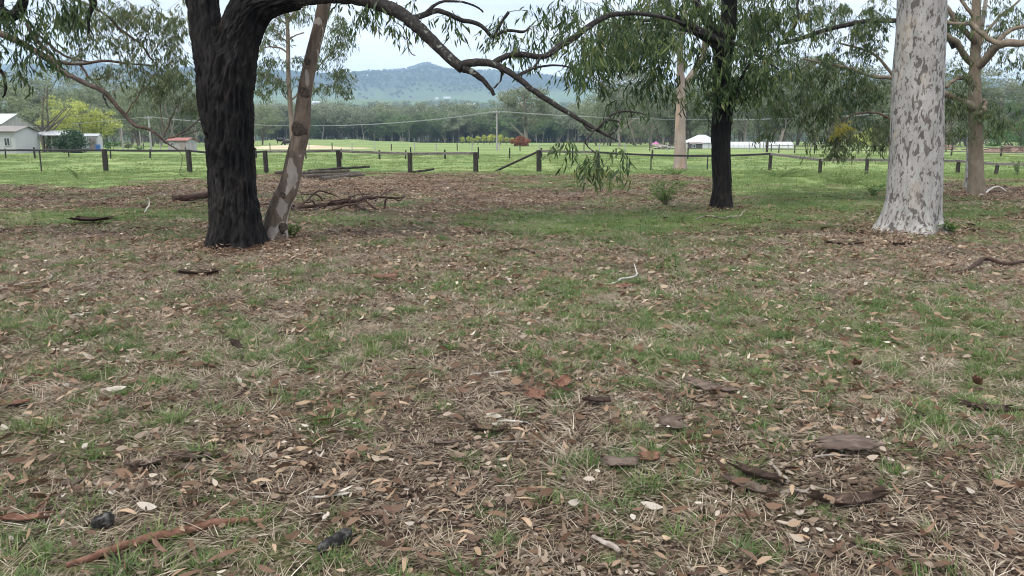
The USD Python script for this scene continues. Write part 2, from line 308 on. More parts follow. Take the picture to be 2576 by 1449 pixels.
mat_leaf_yel = foliage("yellow_leaves", [(0.0, (0.22, 0.20, 0.03)), (0.5, (0.36, 0.32, 0.05)), (1.0, (0.45, 0.42, 0.10))], .3)
mat_far = foliage("far_gum_foliage", [(0.0, (0.075, 0.10, 0.055)), (0.5, (0.15, 0.185, 0.10)), (1.0, (0.24, 0.275, 0.155))], .3)
mat_far2 = foliage("grey_far_gum_foliage", [(0.0, (0.085, 0.105, 0.07)), (0.5, (0.17, 0.195, 0.125)), (1.0, (0.26, 0.285, 0.19))], .3)
mat_far3 = foliage("green_far_gum_foliage", [(0.0, (0.055, 0.095, 0.04)), (0.5, (0.11, 0.17, 0.065)), (1.0, (0.18, 0.24, 0.10))], .3)
mat_yelgreen = foliage("yellow_green_foliage", [(0.0, (0.17, 0.21, 0.045)), (0.5, (0.33, 0.37, 0.09)), (1.0, (0.46, 0.48, 0.15))], .35)
mat_dkgreen = foliage("dark_green_foliage", [(0.0, (0.012, 0.032, 0.014)), (0.5, (0.028, 0.062, 0.026)), (1.0, (0.055, 0.10, 0.04))], .2)
mat_dense = foliage("dense_green_foliage", [(0.0, (0.025, 0.065, 0.02)), (0.5, (0.055, 0.12, 0.035)), (1.0, (0.10, 0.18, 0.06))], .25)
mat_red = foliage("red_foliage", [(0.0, (0.05, 0.07, 0.02)), (0.3, (0.20, 0.055, 0.03)), (0.7, (0.30, 0.095, 0.045)), (1.0, (0.34, 0.19, 0.06))], .25)
mat_grass = foliage("green_grass_blades", [(0.0, (0.030, 0.062, 0.017)), (0.45, (0.072, 0.130, 0.030)), (0.8, (0.135, 0.200, 0.055)), (1.0, (0.27, 0.26, 0.12))], .3)
mat_lush = foliage("lush_grass_blades", [(0.0, (0.06, 0.105, 0.03)), (0.5, (0.130, 0.190, 0.058)), (0.85, (0.22, 0.265, 0.095)), (1.0, (0.35, 0.33, 0.16))], .35)
mat_dry = foliage("dry_grass_blades", [(0.0, (0.07, 0.051, 0.035)), (0.4, (0.22, 0.174, 0.124)), (0.8, (0.40, 0.340, 0.262)), (1.0, (0.58, 0.54, 0.46))], .15, .7, .2)
mat_litter = foliage("fallen_leaves_colour", [(0.0, (0.024, 0.013, 0.008)), (0.22, (0.07, 0.040, 0.026)), (0.46, (0.145, 0.086, 0.054)), (0.66, (0.225, 0.150, 0.098)), (0.84, (0.33, 0.245, 0.168)), (0.95, (0.43, 0.355, 0.27)), (1.0, (0.56, 0.52, 0.46))], .1, .65, .3, .5)
mat_flakes = foliage("bark_flakes_colour", [(0.0, (0.025, 0.015, 0.010)), (0.35, (0.09, 0.058, 0.039)), (0.6, (0.19, 0.137, 0.098)), (0.82, (0.32, 0.262, 0.205)), (1.0, (0.54, 0.50, 0.44))], .1, .65, .3, .5)
mat_litter_tan = foliage("tan_leaf", [(0.0, (0.20, 0.128, 0.080)), (1.0, (0.42, 0.31, 0.205))], .1, .6, .3)
mat_litter_brown = foliage("brown_leaf", [(0.0, (0.04, 0.024, 0.017)), (1.0, (0.15, 0.083, 0.053))], .08, .6, .3)
mat_litter_pale = foliage("bleached_leaf", [(0.0, (0.29, 0.245, 0.20)), (1.0, (0.46, 0.42, 0.365))], .1, .6, .3)
mat_bark_red = bark("red_bark_strip", [(0.3, (0.055, 0.026, 0.017)), (0.5, (0.125, 0.062, 0.041)), (0.7, (0.19, 0.108, 0.076))], 30, (1, .3, 1), bump=.5)
mat_bark_grey = bark("grey_brown_bark_strip", [(0.3, (0.035, 0.024, 0.019)), (0.5, (0.085, 0.062, 0.050)), (0.7, (0.15, 0.118, 0.098))], 26, (.35, 1, 1), bump=.5)
mat_bark_dark = bark("dark_bark_strip", [(0.3, (0.014, 0.009, 0.007)), (0.55, (0.042, 0.027, 0.020)), (0.72, (0.09, 0.060, 0.046))], 26, (.35, 1, 1), bump=.6)
mat_stick = bark("weathered_stick", [(0.3, (0.14, 0.115, 0.095)), (0.55, (0.25, 0.215, 0.185)), (0.72, (0.36, 0.32, 0.285))], 30, (1, 1, 1), bump=.5)
mat_stick_white = bark("bleached_stick", [(0.3, (0.30, 0.28, 0.25)), (0.55, (0.42, 0.40, 0.37)), (0.72, (0.53, 0.51, 0.48))], 30, (1, 1, 1), bump=.4)
mat_redbranch = bark("red_brown_branch", [(0.3, (0.015, 0.008, 0.006)), (0.55, (0.048, 0.027, 0.020)), (0.72, (0.10, 0.063, 0.048))], 18, (1, 1, 1), bump=.5)
mat_char = bark("charred_wood", [(0.3, (0.006, 0.006, 0.006)), (0.5, (0.018, 0.017, 0.016)), (0.66, (0.10, 0.098, 0.092))], 35, (1, 1, 1), bump=.9)
mat_post = bark("weathered_fence_wood", [(0.3, (0.010, 0.0085, 0.0075)), (0.5, (0.027, 0.023, 0.020)), (0.72, (0.068, 0.060, 0.052))], 20, (1, 1, .15), bump=.5)
mat_rail = bark("grey_rail_wood", [(0.3, (0.05, 0.044, 0.038)), (0.5, (0.13, 0.118, 0.105)), (0.72, (0.24, 0.225, 0.20))], 14, (.12, 1, 1), bump=.4)
mat_rail_dark = plain("black_rail_wood", (0.022, 0.021, 0.022), .6, .4, 5, stretch=(.3, 1, 1))
mat_log = bark("log_wood", [(0.3, (0.025, 0.020, 0.015)), (0.5, (0.065, 0.053, 0.042)), (0.72, (0.14, 0.118, 0.095))], 12, (.2, 1, 1), bump=.5)
mat_steel = plain("rusty_steel", (0.035, 0.032, 0.03), .6, .3, 10)
mat_wire = plain("galvanised_wire", (0.32, 0.34, 0.35), .5, .1, 5)
mat_pole = plain("grey_pole_wood", (0.25, 0.245, 0.24), .8, .25, 3, stretch=(1, 1, .2))
mat_white = plain("white_sheet_metal", (0.33, 0.335, 0.34), .5, .08, .8)
mat_whiteb = plain("white_fabric", (0.42, 0.44, 0.46), .6, .05, .6)
mat_roofgrey = plain("brown_grey_roofing", (0.19, 0.165, 0.155), .6, .15, .8)
mat_roofsilver = plain("silver_roofing", (0.36, 0.375, 0.385), .4, .15, .7, spec=.5)
mat_roofred = plain("red_roofing", (0.22, 0.085, 0.07), .6, .2, 1.0)
mat_glass = M("dark_window_glass", {"p": ("principled_bsdf", {"base_color": (0.03, 0.035, 0.04), "roughness": 0.12, "specular_ior_level": .6})}, [])
mat_pinktarp = plain("pink_tarpaulin", (0.34, 0.12, 0.26), .6, .15, 3)
mat_darkshed = plain("dark_shed_cladding", (0.055, 0.055, 0.058), .7, .2, 2)
mat_rubble = bark("red_rubble", [(0.3, (0.075, 0.055, 0.043)), (0.5, (0.14, 0.092, 0.07)), (0.72, (0.23, 0.17, 0.135))], 2.5, (1, 1, 1), bump=.8, dist=.1)
mat_sand = plain("bare_sandy_soil", (0.42, 0.34, 0.235), .9, .2, .35, bump=.3)
mat_bank = plain("bank_grass", (0.14, 0.19, 0.06), .9, .3, .5)
mat_cow = plain("black_hide", (0.012, 0.011, 0.011), .6, .3, 3)
mat_drum = plain("blue_plastic", (0.04, 0.12, 0.30), .5, .1, 3)

# ground: soil and fine dry litter, turning to grass where the sheet says so
mat_ground = M("ground_material", {
    "g": ("geometry", {}), "gr": ("attribute", {"attribute": "green"}), "op": ("attribute", {"attribute": "open_field"}),
    "v": ("voronoi_texture", {"scale": 60.0, "randomness": 1.0}), "mpv": ("mapping", {"scale": (1, 1, .2)}),
    "sep": ("separate_color", {}),
    "lr": ("rgb_ramp", {"ramp": [(0.0, (0.018, 0.012, 0.009)), (0.3, (0.042, 0.028, 0.020)), (0.55, (0.085, 0.058, 0.042)), (0.8, (0.15, 0.110, 0.080)), (1.0, (0.25, 0.20, 0.15))]}),
    "n1": ("noise_texture", {"scale": 55.0, "detail": 4.0, "roughness": 0.7}), "dk": ("rgb_ramp", {"ramp": [(0.35, (0.35,) * 3), (0.6, (1.0,) * 3)]}), "mul": ("mix_color", {"blend_type": "multiply", "fac": 1.0}),
    "n2": ("noise_texture", {"scale": 14.0, "detail": 5.0, "roughness": 0.7}), "gc": ("rgb_ramp", {"ramp": [(0.3, (0.045, 0.075, 0.02)), (0.5, (0.10, 0.15, 0.04)), (0.7, (0.17, 0.20, 0.07))]}),
    "ga": ("math", {"math_type": "multiply_add", "value2": 1.3, "value3": -0.90}), "gb": ("math", {"math_type": "add", "use_clamp": True}), "gm": ("mix_color", {}),
    "n3": ("noise_texture", {"scale": 0.16, "detail": 7.0, "roughness": 0.65}), "n4": ("noise_texture", {"scale": 1.6, "detail": 6.0, "roughness": 0.75}), "n34": ("math", {"math_type": "multiply_add", "value2": .5}), "n4h": ("math", {"math_type": "multiply", "value2": .5}),
    "fc": ("rgb_ramp", {"ramp": [(0.36, (0.085, 0.135, 0.048)), (0.47, (0.140, 0.200, 0.070)), (0.56, (0.205, 0.252, 0.095)), (0.66, (0.30, 0.30, 0.145))]}),
    "fm": ("mix_color", {}), "b": ("bump", {"strength": 0.8, "distance": 0.02}), "p": ("principled_bsdf", {"roughness": 0.95, "specular_ior_level": 0.1}),
}, [("g.position", "mpv.vector"), ("mpv.vector", "v.vector"), ("g.position", "n1.vector"), ("g.position", "n2.vector"), ("g.position", "n3.vector"), ("g.position", "n4.vector"),
    ("v.color", "sep.color"), ("sep.r", "lr.fac"), ("n1.fac", "dk.fac"), ("lr.color", "mul.a"), ("dk.color", "mul.b"), ("n2.fac", "gc.fac"), ("n2.fac", "ga.value1"), ("ga.value", "gb.value1"), ("gr.fac", "gb.value2"),
    ("gb.value", "gm.fac"), ("mul.result", "gm.a"), ("gc.color", "gm.b"), ("n3.fac", "n34.value1"), ("n4.fac", "n4h.value1"), ("n4h.value", "n34.value3"), ("n34.value", "fc.fac"), ("op.fac", "fm.fac"), ("gm.result", "fm.a"), ("fc.color", "fm.b"),
    ("fm.result", "p.base_color"), ("n1.fac", "b.height"), ("b.normal", "p.normal")])
mat_hill = M("hill_material", {
    "g": ("geometry", {}), "w": ("attribute", {"attribute": "wood"}), "n": ("noise_texture", {"scale": 0.012, "detail": 8.0, "roughness": 0.7}), "n2": ("noise_texture", {"scale": 0.05, "detail": 4.0}),
    "pas": ("rgb_ramp", {"ramp": [(0.3, (0.07, 0.11, 0.05)), (0.7, (0.115, 0.155, 0.075))]}), "wd": ("rgb_ramp", {"ramp": [(0.35, (0.018, 0.032, 0.022)), (0.65, (0.035, 0.052, 0.034))]}),
    "a": ("math", {"math_type": "multiply_add", "value2": 2.4, "value3": -1.2}), "s": ("math", {"math_type": "add", "use_clamp": True}), "m": ("mix_color", {}), "p": ("principled_bsdf", {"roughness": 0.95, "specular_ior_level": 0.1}),
}, [("g.position", "n.vector"), ("g.position", "n2.vector"), ("n.fac", "a.value1"), ("a.value", "s.value1"), ("w.fac", "s.value2"), ("n.fac", "pas.fac"), ("n2.fac", "wd.fac"), ("pas.color", "m.a"), ("wd.color", "m.b"), ("s.value", "m.fac"), ("m.result", "p.base_color")])

# ------------------------------------------------------------------ ground, hills, haze
BND = ([-900, 0, 300, 530, 640, 1240, 1320, 1790, 1850, 2230, 2390, 2576, 3400], [472, 470, 463, 452, 438, 437, 440, 441, 478, 476, 450, 458, 458])
PATCH = [(200, 552, 360, 20, .9), (470, 598, 100, 12, .7), (860, 552, 180, 11, .6), (1450, 462, 220, 15, .5), (1560, 565, 340, 38, .75), (1330, 560, 120, 20, .3), (2080, 505, 260, 38, .8), (2440, 545, 140, 34, .6), (1150, 447, 120, 5, .2),
         (2200, 860, 320, 70, .42), (1640, 880, 260, 70, .30), (2400, 780, 220, 50, .30), (620, 880, 330, 60, .20), (150, 830, 220, 80, .25), (250, 1090, 200, 60, .30), (1480, 740, 130, 40, .25), (60, 1400, 120, 60, .3), (2450, 1000, 160, 60, .22),
         (640, 1330, 120, 50, .25), (950, 470, 260, 30, -.25), (850, 700, 300, 40, -.1), (1150, 930, 260, 60, -.18), (1000, 1250, 400, 90, -.12), (2480, 490, 160, 14, -.3), (1300, 500, 160, 14, -.3), (620, 630, 250, 22, -.25), (2250, 620, 200, 18, -.2)]
def green_of(x, y):
    """How grassy the ground is at (x, y), 0 to 1; the patches were measured on the photograph and lie on the ground."""
    px, py = proj(x, np.maximum(y, 1.5))
    g = 0.27 + 0.30 * (nz(x, y, .9, 11) - .5) + .34 * (nz(x, y, 2.6, 12) - .5)
    for a, b, rx, ry, w in PATCH: g = g + w * np.exp(-((px - a) / rx) ** 2 - ((py - b) / ry) ** 2)
    edge = np.interp(px, *BND) + 20 * (nz(x, y, 2.2, 13) - .5) + 16 * (nz(x, y, .7, 14) - .5)
    far = np.clip((edge - py) / 12 + .5, 0, 1)
    return np.clip(np.maximum(g, far), 0, 1) * np.where(y < 1.5, .6, 1), far

def axis(lim, fine, n, out, m):
    a = np.linspace(-fine, fine, n); g = np.geomspace(fine, out, m)[1:]
    return np.r_[-g[::-1], a, g] if lim else None
xs = axis(True, 26, 420, 9000, 46)  # the haze box holds all of it
ys = np.r_[np.linspace(-60, 1, 50)[:-1], np.linspace(1, 16, 220)[:-1], np.linspace(16, 42, 150)[:-1], np.geomspace(42, 9000, 90)]
X, Y = np.meshgrid(xs, ys); nx_, ny_ = len(xs), len(ys)
i, j = np.meshgrid(np.arange(ny_ - 1), np.arange(nx_ - 1), indexing="ij")
GF = np.stack([i * nx_ + j, i * nx_ + j + 1, (i + 1) * nx_ + j + 1, (i + 1) * nx_ + j], -1).reshape(-1, 4)
gm = put("ground", (np.stack([X, Y, hgt(X, Y)], -1).reshape(-1, 3), GF), mat_ground, smooth=True, label="open ground of leaf litter and patchy grass running back into a green paddock", cat="ground", kind="structure")
GG, FAR = green_of(X.ravel(), Y.ravel())
primvar(gm, "green", GG); primvar(gm, "open_field", FAR)

# hills: a rising pasture and a forested range with a flat-topped knoll
SIL = ([-3000, -200, 300, 640, 760, 873, 940, 1003, 1050, 1066, 1082, 1098, 1133, 1179, 1213, 1300, 1383, 1433, 1463, 1560, 1700, 2000, 2300, 2576, 5000], [215, 190, 192, 200, 204, 206, 203, 200, 193, 185, 182, 188, 198, 205, 209, 217, 222, 230, 236, 246, 250, 236, 228, 232, 240])
def hill_z(x, y):
    px = 1288 + FPX * x / np.maximum(y, 1)
    base = 0.00134 * np.maximum(np.minimum(y, 3300) - 430, 0) ** 1.5
    top = (HZN - 6 - np.interp(px, *SIL)) / FPX * 4700 + EYE
    s = np.clip((y - 2700) / 2000, 0, 1); s = s ** 1.25 * (3 - 2 * s) * .5 + .5 * s ** 2 * (3 - 2 * s)
    back = np.clip((y - 4700) / 1500, 0, 1)
    z = base * (1 - s) + top * s - back * 160
    z = z + s * (1 - back) * (1 - np.clip((y - 4300) / 400, 0, 1)) * 70 * (meshkit.fbm(np.stack([x / 620, y / 620, 0 * x], -1), 4, 21) - .5) * 2
    z = z + np.clip((y - 900) / 900, 0, 1) * (1 - s) * 34 * (meshkit.fbm(np.stack([x / 700, y / 700, 0 * x], -1), 3, 22) - .5) * 2
    return z
hx, hy = np.linspace(-4200, 4200, 420), np.r_[np.linspace(425, 2600, 60)[:-1], np.linspace(2600, 6200, 100)]
HX, HY = np.meshgrid(hx, hy); HX = HX * np.clip(HY / 4700, .35, 1.3); nhx = len(hx)
i, j = np.meshgrid(np.arange(len(hy) - 1), np.arange(nhx - 1), indexing="ij")
HF = np.stack([i * nhx + j, i * nhx + j + 1, (i + 1) * nhx + j + 1, (i + 1) * nhx + j], -1).reshape(-1, 4)
HZ = hill_z(HX, HY) - 1.5 * (HY < 430)
hm = put("hills", (np.stack([HX, HY, HZ], -1).reshape(-1, 3), HF), mat_hill, smooth=True, label="blue hazy forested range with paler pasture on its lower slopes", cat="hills", kind="structure")
def wood_of(x, y):
    n = meshkit.fbm(np.stack([x / 420, y / 420, 0 * x], -1), 4, 31)
    return np.clip(np.interp(y, [430, 1500, 1650, 2850, 3150, 6000], [.8, .7, .05, .12, .95, 1.0]) + (n - .5) * 1.1, 0, 1)
primvar(hm, "wood", wood_of(HX.ravel(), HY.ravel()))

haze_mat = M("haze_air", {"v": ("principled_volume", {"color": (0.52, 0.74, 1.0), "density": 0.00015, "anisotropy": 0.1})}, [], None, "v.volume")
hb = trimesh.creation.box((18500, 9400, 486)); hb.apply_translation((0, 4480, 243 - 1.2))
put("haze", (hb.vertices, hb.faces), haze_mat, label="thin blue haze in the air over the valley", cat="haze", kind="stuff")

# low dam bank with a bare sandy face, out in the paddock
def mound(cx, cy, rx, ry, h, seed, n=28):
    a, r = np.meshgrid(np.linspace(0, 2 * math.pi, 2 * n, endpoint=False), np.linspace(0, 1, n), indexing="ij")
    x, y = cx + rx * r * np.cos(a), cy + ry * r * np.sin(a)
    z = h * np.clip(1 - r ** 2, 0, 1) ** 1.3 * (0.6 + .8 * nz(x, y, max(rx, ry) * .22, seed)) - .02
    i, j = np.meshgrid(np.arange(2 * n), np.arange(n - 1), indexing="ij"); k = (i + 1) % (2 * n)
    return np.stack([x, y, z], -1).reshape(-1, 3), np.stack([i * n + j, i * n + j + 1, k * n + j + 1, k * n + j], -1).reshape(-1, 4)[:, ::-1]
c = GP(700, 362); put("dam_bank", mound(c[0] + 6, c[1] + 30, 46, 30, 1.5, 41), mat_bank, smooth=True, label="low grassy dam bank far out in the paddock, left of centre", cat="bank", kind="structure")
c = GP(735, 373); put("bare_soil", mound(c[0], c[1], 15, 13, .45, 42), mat_sand, smooth=True, label="patch of bare pale sandy soil before the dam bank", cat="bare soil", kind="structure")

# ------------------------------------------------------------------ foliage pieces
def leaf_strip(L, W, curve_, rng):
    """a narrow sickle leaf along +x, 5 points each side"""
    t = np.array([0, .22, .5, .78, 1.0]); w = np.array([.12, .8, 1.0, .62, 0.02]) * W / 2
    side = curve_ * L * (t * t - t * .3); x = t * L; z = -.10 * L * np.sin(t * 3.0) * rng.uniform(-1, 1)
    tw = rng.uniform(-.5, .5)
    up = np.stack([x, side + w, z + w * tw], 1); dn = np.stack([x, side - w, z - w * tw], 1)
    v = np.vstack([up, dn]); f = [[k, k + 5, k + 6, k + 1] for k in range(4)]
    return v, np.array(f)
def rot_to(v, d, roll):
    d = d / np.linalg.norm(d); ref = np.array([0, 0, 1.0]) if abs(d[2]) < .9 else np.array([1.0, 0, 0])
    y = np.cross(ref, d); y /= np.linalg.norm(y); z = np.cross(d, y)
    y2 = y * math.cos(roll) + z * math.sin(roll); z2 = -y * math.sin(roll) + z * math.cos(roll)
    return v @ np.stack([d, y2, z2])
def sprig(seed, n=16, L=.15, W=.024, droop=.8, reach=.34):
    """a drooping twig end with hanging sickle leaves, starting at the origin"""
    rng = np.random.default_rng(seed); mb = MB()
    t = np.linspace(0, 1, 6)[:, None]
    P = np.hstack([reach * t * .75, reach * .18 * np.sin(t * 3), -droop * reach * t ** 1.7])
    mb.add(*tube(P, np.linspace(.004, .0016, 6), 3, cap=False))
    for k in range(n):
        s = rng.uniform(.12, 1); p = np.array([np.interp(s, t[:, 0], P[:, q]) for q in range(3)])
        if k % 3 == 0: p = p + rng.normal(0, .05, 3)
        d = np.array([rng.normal(.12, .32), rng.normal(0, .32), -1 + rng.uniform(0, .35)])
        l = L * rng.uniform(.65, 1.25); v, f = leaf_strip(l, W * rng.uniform(.75, 1.25), rng.uniform(-.22, .22), rng)
        mb.add(rot_to(v, d, rng.uniform(0, 6.28)) + p, f)
    return mb
SPRIGS = [sprig(100 + k, 10, .14, .023, .75, .38) for k in range(7)]
SPRIGS_FINE = [sprig(120 + k, 12, .135, .021, .55, .38) for k in range(5)]
def leaves(parent, pts, mat, rng, scale=(0.8, 1.25), protos=SPRIGS, name="foliage", label=None):
    n = len(pts)
    return instancer(parent, name, protos, pts, qz(rng.uniform(0, 6.28, n), rng.normal(0, .22, n), rng.normal(0, .22, n)), rng.uniform(*scale, n), rng.integers(0, len(protos), n), mat, label)
def leaf_points(paths, rng, per=3, back=.65):
    out = []
    for P in paths:
        s = np.r_[1.0, rng.uniform(1 - back, 1, per - 1)] * (len(P) - 1)
        k = np.minimum(s.astype(int), len(P) - 2); fr = (s - k)[:, None]
        out.append(P[k] * (1 - fr) + P[k + 1] * fr)
    return np.vstack(out)
def high_crown(parent, tops, rng, mat, H=(7, 13), R=4.5, n=70, scale=(2.2, 3.4)):
    """the crown above: limbs up from the tops of the stems, and its foliage"""
    skel = []; mb = MB()
    for (p, r) in tops:
        for _ in range(2):
            e = np.array([p[0] + rng.normal(0, R * .45), p[1] + rng.normal(0, R * .45), rng.uniform(H[0], H[1])])
            P, Rr = curve([[*p, r * .95], [*((p + e) / 2 + rng.normal(0, .3, 3)), r * .6], [*e, r * .25]], 14); skel.append((P, Rr)); mb.add(*tube(P, Rr, 8))
    c = np.mean([p for p, _ in tops], axis=0); q = rng.normal(size=(n, 3)); q *= rng.uniform(.3, 1, (n, 1)) / np.linalg.norm(q, axis=1, keepdims=True)
    att = np.array([c[0], c[1], (H[0] + H[1]) / 2]) + q * np.array([R, R, (H[1] - H[0]) / 2])
    tw, paths = grow(skel, att, int(rng.integers(1e6)), .03, .006)
    for v, f in zip(tw.v, tw.f): pass
    tv, tf = tw.arrays(); mb.add(tv, tf)
    return mb, leaf_points(paths, rng, 5, .8), scale

# ------------------------------------------------------------------ near trees
def trunk_disp(furrow, fs, flare_h, flare, lobes, seed, base_z=0.0):
    def d(P, a, rr, ring):
        z = P[:, 2:3] - base_z; A = a[None, :]
        fl = flare * np.exp(-np.maximum(z, 0) / flare_h) * (1 + .55 * np.sin(lobes * A + seed) + .3 * np.sin((lobes + 2) * A + 2.1 * seed))
        q = np.stack([np.cos(A) * rr * fs, np.sin(A) * rr * fs, z * fs * .16 + 0 * A], -1) if furrow else None
        f = furrow * (1 - 2 * np.abs(meshkit.fbm(q, 4, seed) - .5) * 3.2) if furrow else 0
        lump = .05 * (meshkit.fbm(np.stack([np.cos(A) * 1.2 + 0 * z, np.sin(A) * 1.2 + 0 * z, z * .9 + 0 * A], -1), 3, seed + 5) - .5) * 2
        return rr * (fl + lump) + f
    return d

# --- great dark ironbark, left of centre
rng = np.random.default_rng(1)
D1 = 11.45; b1 = on(*PX(594, 612, D1)[:2])
t1 = thing("ironbark_tree", "massive black furrowed ironbark whose long limb reaches across the view", "tree", b1)
def vpts(rows): return [[*PX(a, b, D), w * .5 * mpp(D)] for a, b, D, w in rows]
s0 = np.array([*PX(594, 618, D1)[:2], b1[2] - .25])
P, R = curve([[*s0, .34]] + vpts([(592, 560, D1, 108), (585, 480, D1, 102), (580, 400, D1, 100), (577, 320, D1, 104), (576, 240, D1, 108), (584, 170, D1, 104), (595, 110, D1, 90), (614, 58, D1 - .02, 84), (640, 16, D1 - .05, 82), (695, -6, D1 - .1, 62), (750, -12, D1 - .15, 48)]), 220)
put("trunk", tube(P, R, 190, disp=trunk_disp(.05, 15, .24, .34, 5, 3, b1[2])), mat_iron, t1, smooth=True)
PL, RL = curve(vpts([(566, 330, D1, 88), (550, 240, D1 - .02, 90), (538, 160, D1 - .03, 78), (523, 90, D1 - .03, 68), (512, 30, D1, 64), (504, -60, D1, 60), (500, -220, D1 + .3, 66)]), 110)
put("stem", tube(PL, RL, 110, disp=trunk_disp(.044, 15, .3, 0, 5, 8, 0)), mat_iron, t1, smooth=True)
PR, RR = curve(vpts([(700, -4, D1 - .1, 54), (770, -10, D1 - .2, 43), (870, -10, D1 - .3, 36), (950, 8, D1 - .4, 32), (1012, 36, D1 - .5, 31), (1062, 78, D1 - .6, 29), (1112, 128, D1 - .7, 26), (1163, 172, D1 - .8, 25)]), 120, .02, 4)
limb_tube = lambda P, R, n=20, amp=.10, s=.05, seed=0: tube(P, R, n, disp=rough(amp, s, seed))
put("limb", limb_tube(PR, RR, 28, .13, .07, 2), mat_iron_limb, t1, smooth=True)
D1b = D1 - .8
subs = [[(1155, 166, D1b, 22), (1200, 157, D1b, 19), (1245, 163, D1b - .05, 17), (1290, 188, D1b - .1, 15), (1335, 222, D1b - .15, 14), (1385, 258, D1b - .2, 13), (1450, 296, D1b - .3, 11), (1500, 326, D1b - .35, 9), (1530, 342, D1b - .4, 6), (1556, 356, D1b - .4, 3)],
        [(1165, 172, D1b, 20), (1192, 184, D1b, 15), (1220, 206, D1b, 12), (1236, 226, D1b, 10), (1243, 240, D1b, 8)],
        [(1240, 160, D1b - .05, 15), (1268, 144, D1b, 14), (1310, 137, D1b, 13), (1365, 142, D1b, 13), (1400, 122, D1b + .1, 15), (1450, 90, D1b + .2, 15), (1510, 48, D1b + .3, 13), (1560, 34, D1b + .4, 11), (1640, 38, D1b + .5, 9), (1720, 60, D1b + .6, 7)],
        [(1000, 30, D1 - .5, 18), (1045, 44, D1 - .5, 14), (1085, 30, D1 - .4, 13), (1115, 30, D1 - .4, 12), (1160, 50, D1 - .3, 11), (1200, 60, D1 - .3, 10), (1228, 82, D1 - .3, 9), (1242, 92, D1 - .2, 8), (1270, 78, D1 - .1, 7), (1310, 80, D1, 7), (1330, 70, D1, 5)],
        [(1070, 34, D1 - .4, 10), (1090, 16, D1 - .4, 8), (1120, 3, D1 - .3, 6), (1180, 10, D1 - .3, 5), (1215, 30, D1 - .2, 4)],
        [(1360, 140, D1b, 7), (1340, 170, D1b - .1, 6), (1300, 192, D1b - .1, 4)],
        [(1300, 192, D1b - .1, 7), (1330, 176, D1b, 6), (1380, 165, D1b, 5), (1440, 172, D1b + .1, 4)],
        [(1468, 310, D1b - .3, 8), (1500, 325, D1b - .4, 6), (1530, 295, D1b - .4, 6), (1570, 280, D1b - .3, 5), (1625, 288, D1b - .3, 3)],
        [(1520, 306, D1b - .4, 6), (1545, 302, D1b - .4, 5), (1560, 310, D1b - .4, 3)],
        [(1497, 322, D1b - .4, 6), (1480, 345, D1b - .5, 4), (1473, 358, D1b - .5, 4), (1485, 375, D1b - .5, 3), (1510, 395, D1b - .6, 3)],
        [(1532, 340, D1b - .4, 5), (1548, 328, D1b - .4, 4), (1553, 322, D1b - .4, 3)],
        [(1280, 30, D1 - .3, 8), (1260, 60, D1 - .3, 6), (1240, 96, D1 - .3, 4)],
        [(1245, 163, D1b, 6), (1262, 190, D1b, 5), (1242, 222, D1b, 4)]]
skel1 = [(PR, RR)]; 
for k, rows in enumerate(subs):
    P, R = pxlimb(rows, 12 * len(rows) // 2 + 6, .015, k); skel1.append((P, R))
    put("branch", limb_tube(P, R, 12, .14, .05, k), mat_iron_limb, t1, smooth=True)
att = np.vstack([ell(1428, 362, D1b - .5, 26, 10, .15, 4, rng), ell(1500, 385, D1b - .6, 28, 22, .2, 5, rng), ell(1557, 372, D1b - .6, 18, 8, .15, 3, rng), ell(1508, 420, D1b - .6, 22, 12, .2, 4, rng)])
tw, pa = grow(skel1[-8:], att, 5, .006, .0025, .02)
tuft = leaf_points(pa, rng, 2, .4)
att2 = np.vstack([ell(1330, 60, D1b + .6, 110, 46, .8, 14, rng), ell(1450, 120, D1b + .5, 90, 60, .8, 14, rng), ell(1290, 110, D1b + .3, 55, 28, .4, 5, rng), ell(1430, 20, D1b + .9, 120, 34, .8, 13, rng), ell(1560, 90, D1b + .9, 90, 60, .8, 16, rng), ell(960, 30, D1, 60, 40, .5, 7, rng), ell(900, 15, D1, 60, 26, .5, 5, rng), ell(1010, 10, D1, 60, 22, .4, 3, rng), ell(1115, 32, D1 - .3, 10, 14, .2, 3, rng), ell(1660, 80, D1b + 1.0, 70, 60, .7, 9, rng)])
tw2, pa2 = grow(skel1, att2, 6, .009, .0025, .04)
v, f = tw2.arrays(); tw.add(v, f)
# two fine dead twigs dangling from the limb
for a, b in (((1003, 55), [(1000, 58), (1022, 88), (1030, 125), (1045, 140)]), ((1013, 55), [(1013, 60), (1040, 80), (1045, 110)])):
    P, R = pxlimb([(*q, D1 - .5, 2.2) for q in b], 10, .02, 9); tw.add(*tube(P, R, 4))
put("twigs", tw, mat_twig, t1, smooth=True, kind="stuff")
leaves(t1, tuft, mat_leaf_dark, rng, (.8, 1.15), name="leaf_tuft", label="green hanging leaf tuft at the limb's tip")
leaves(t1, leaf_points(pa2, rng, 2, .5), mat_leaf_dark, rng, (.8, 1.2))
cm, cl, cs = high_crown(t1, [(PL[-1], RL[-1])], rng, None, (5.5, 12), 4.5, 60)
put("upper_limb", cm, mat_iron_limb, t1, smooth=True, kind="stuff"); leaves(t1, cl, mat_leaf_dark, rng, cs, name="upper_foliage")

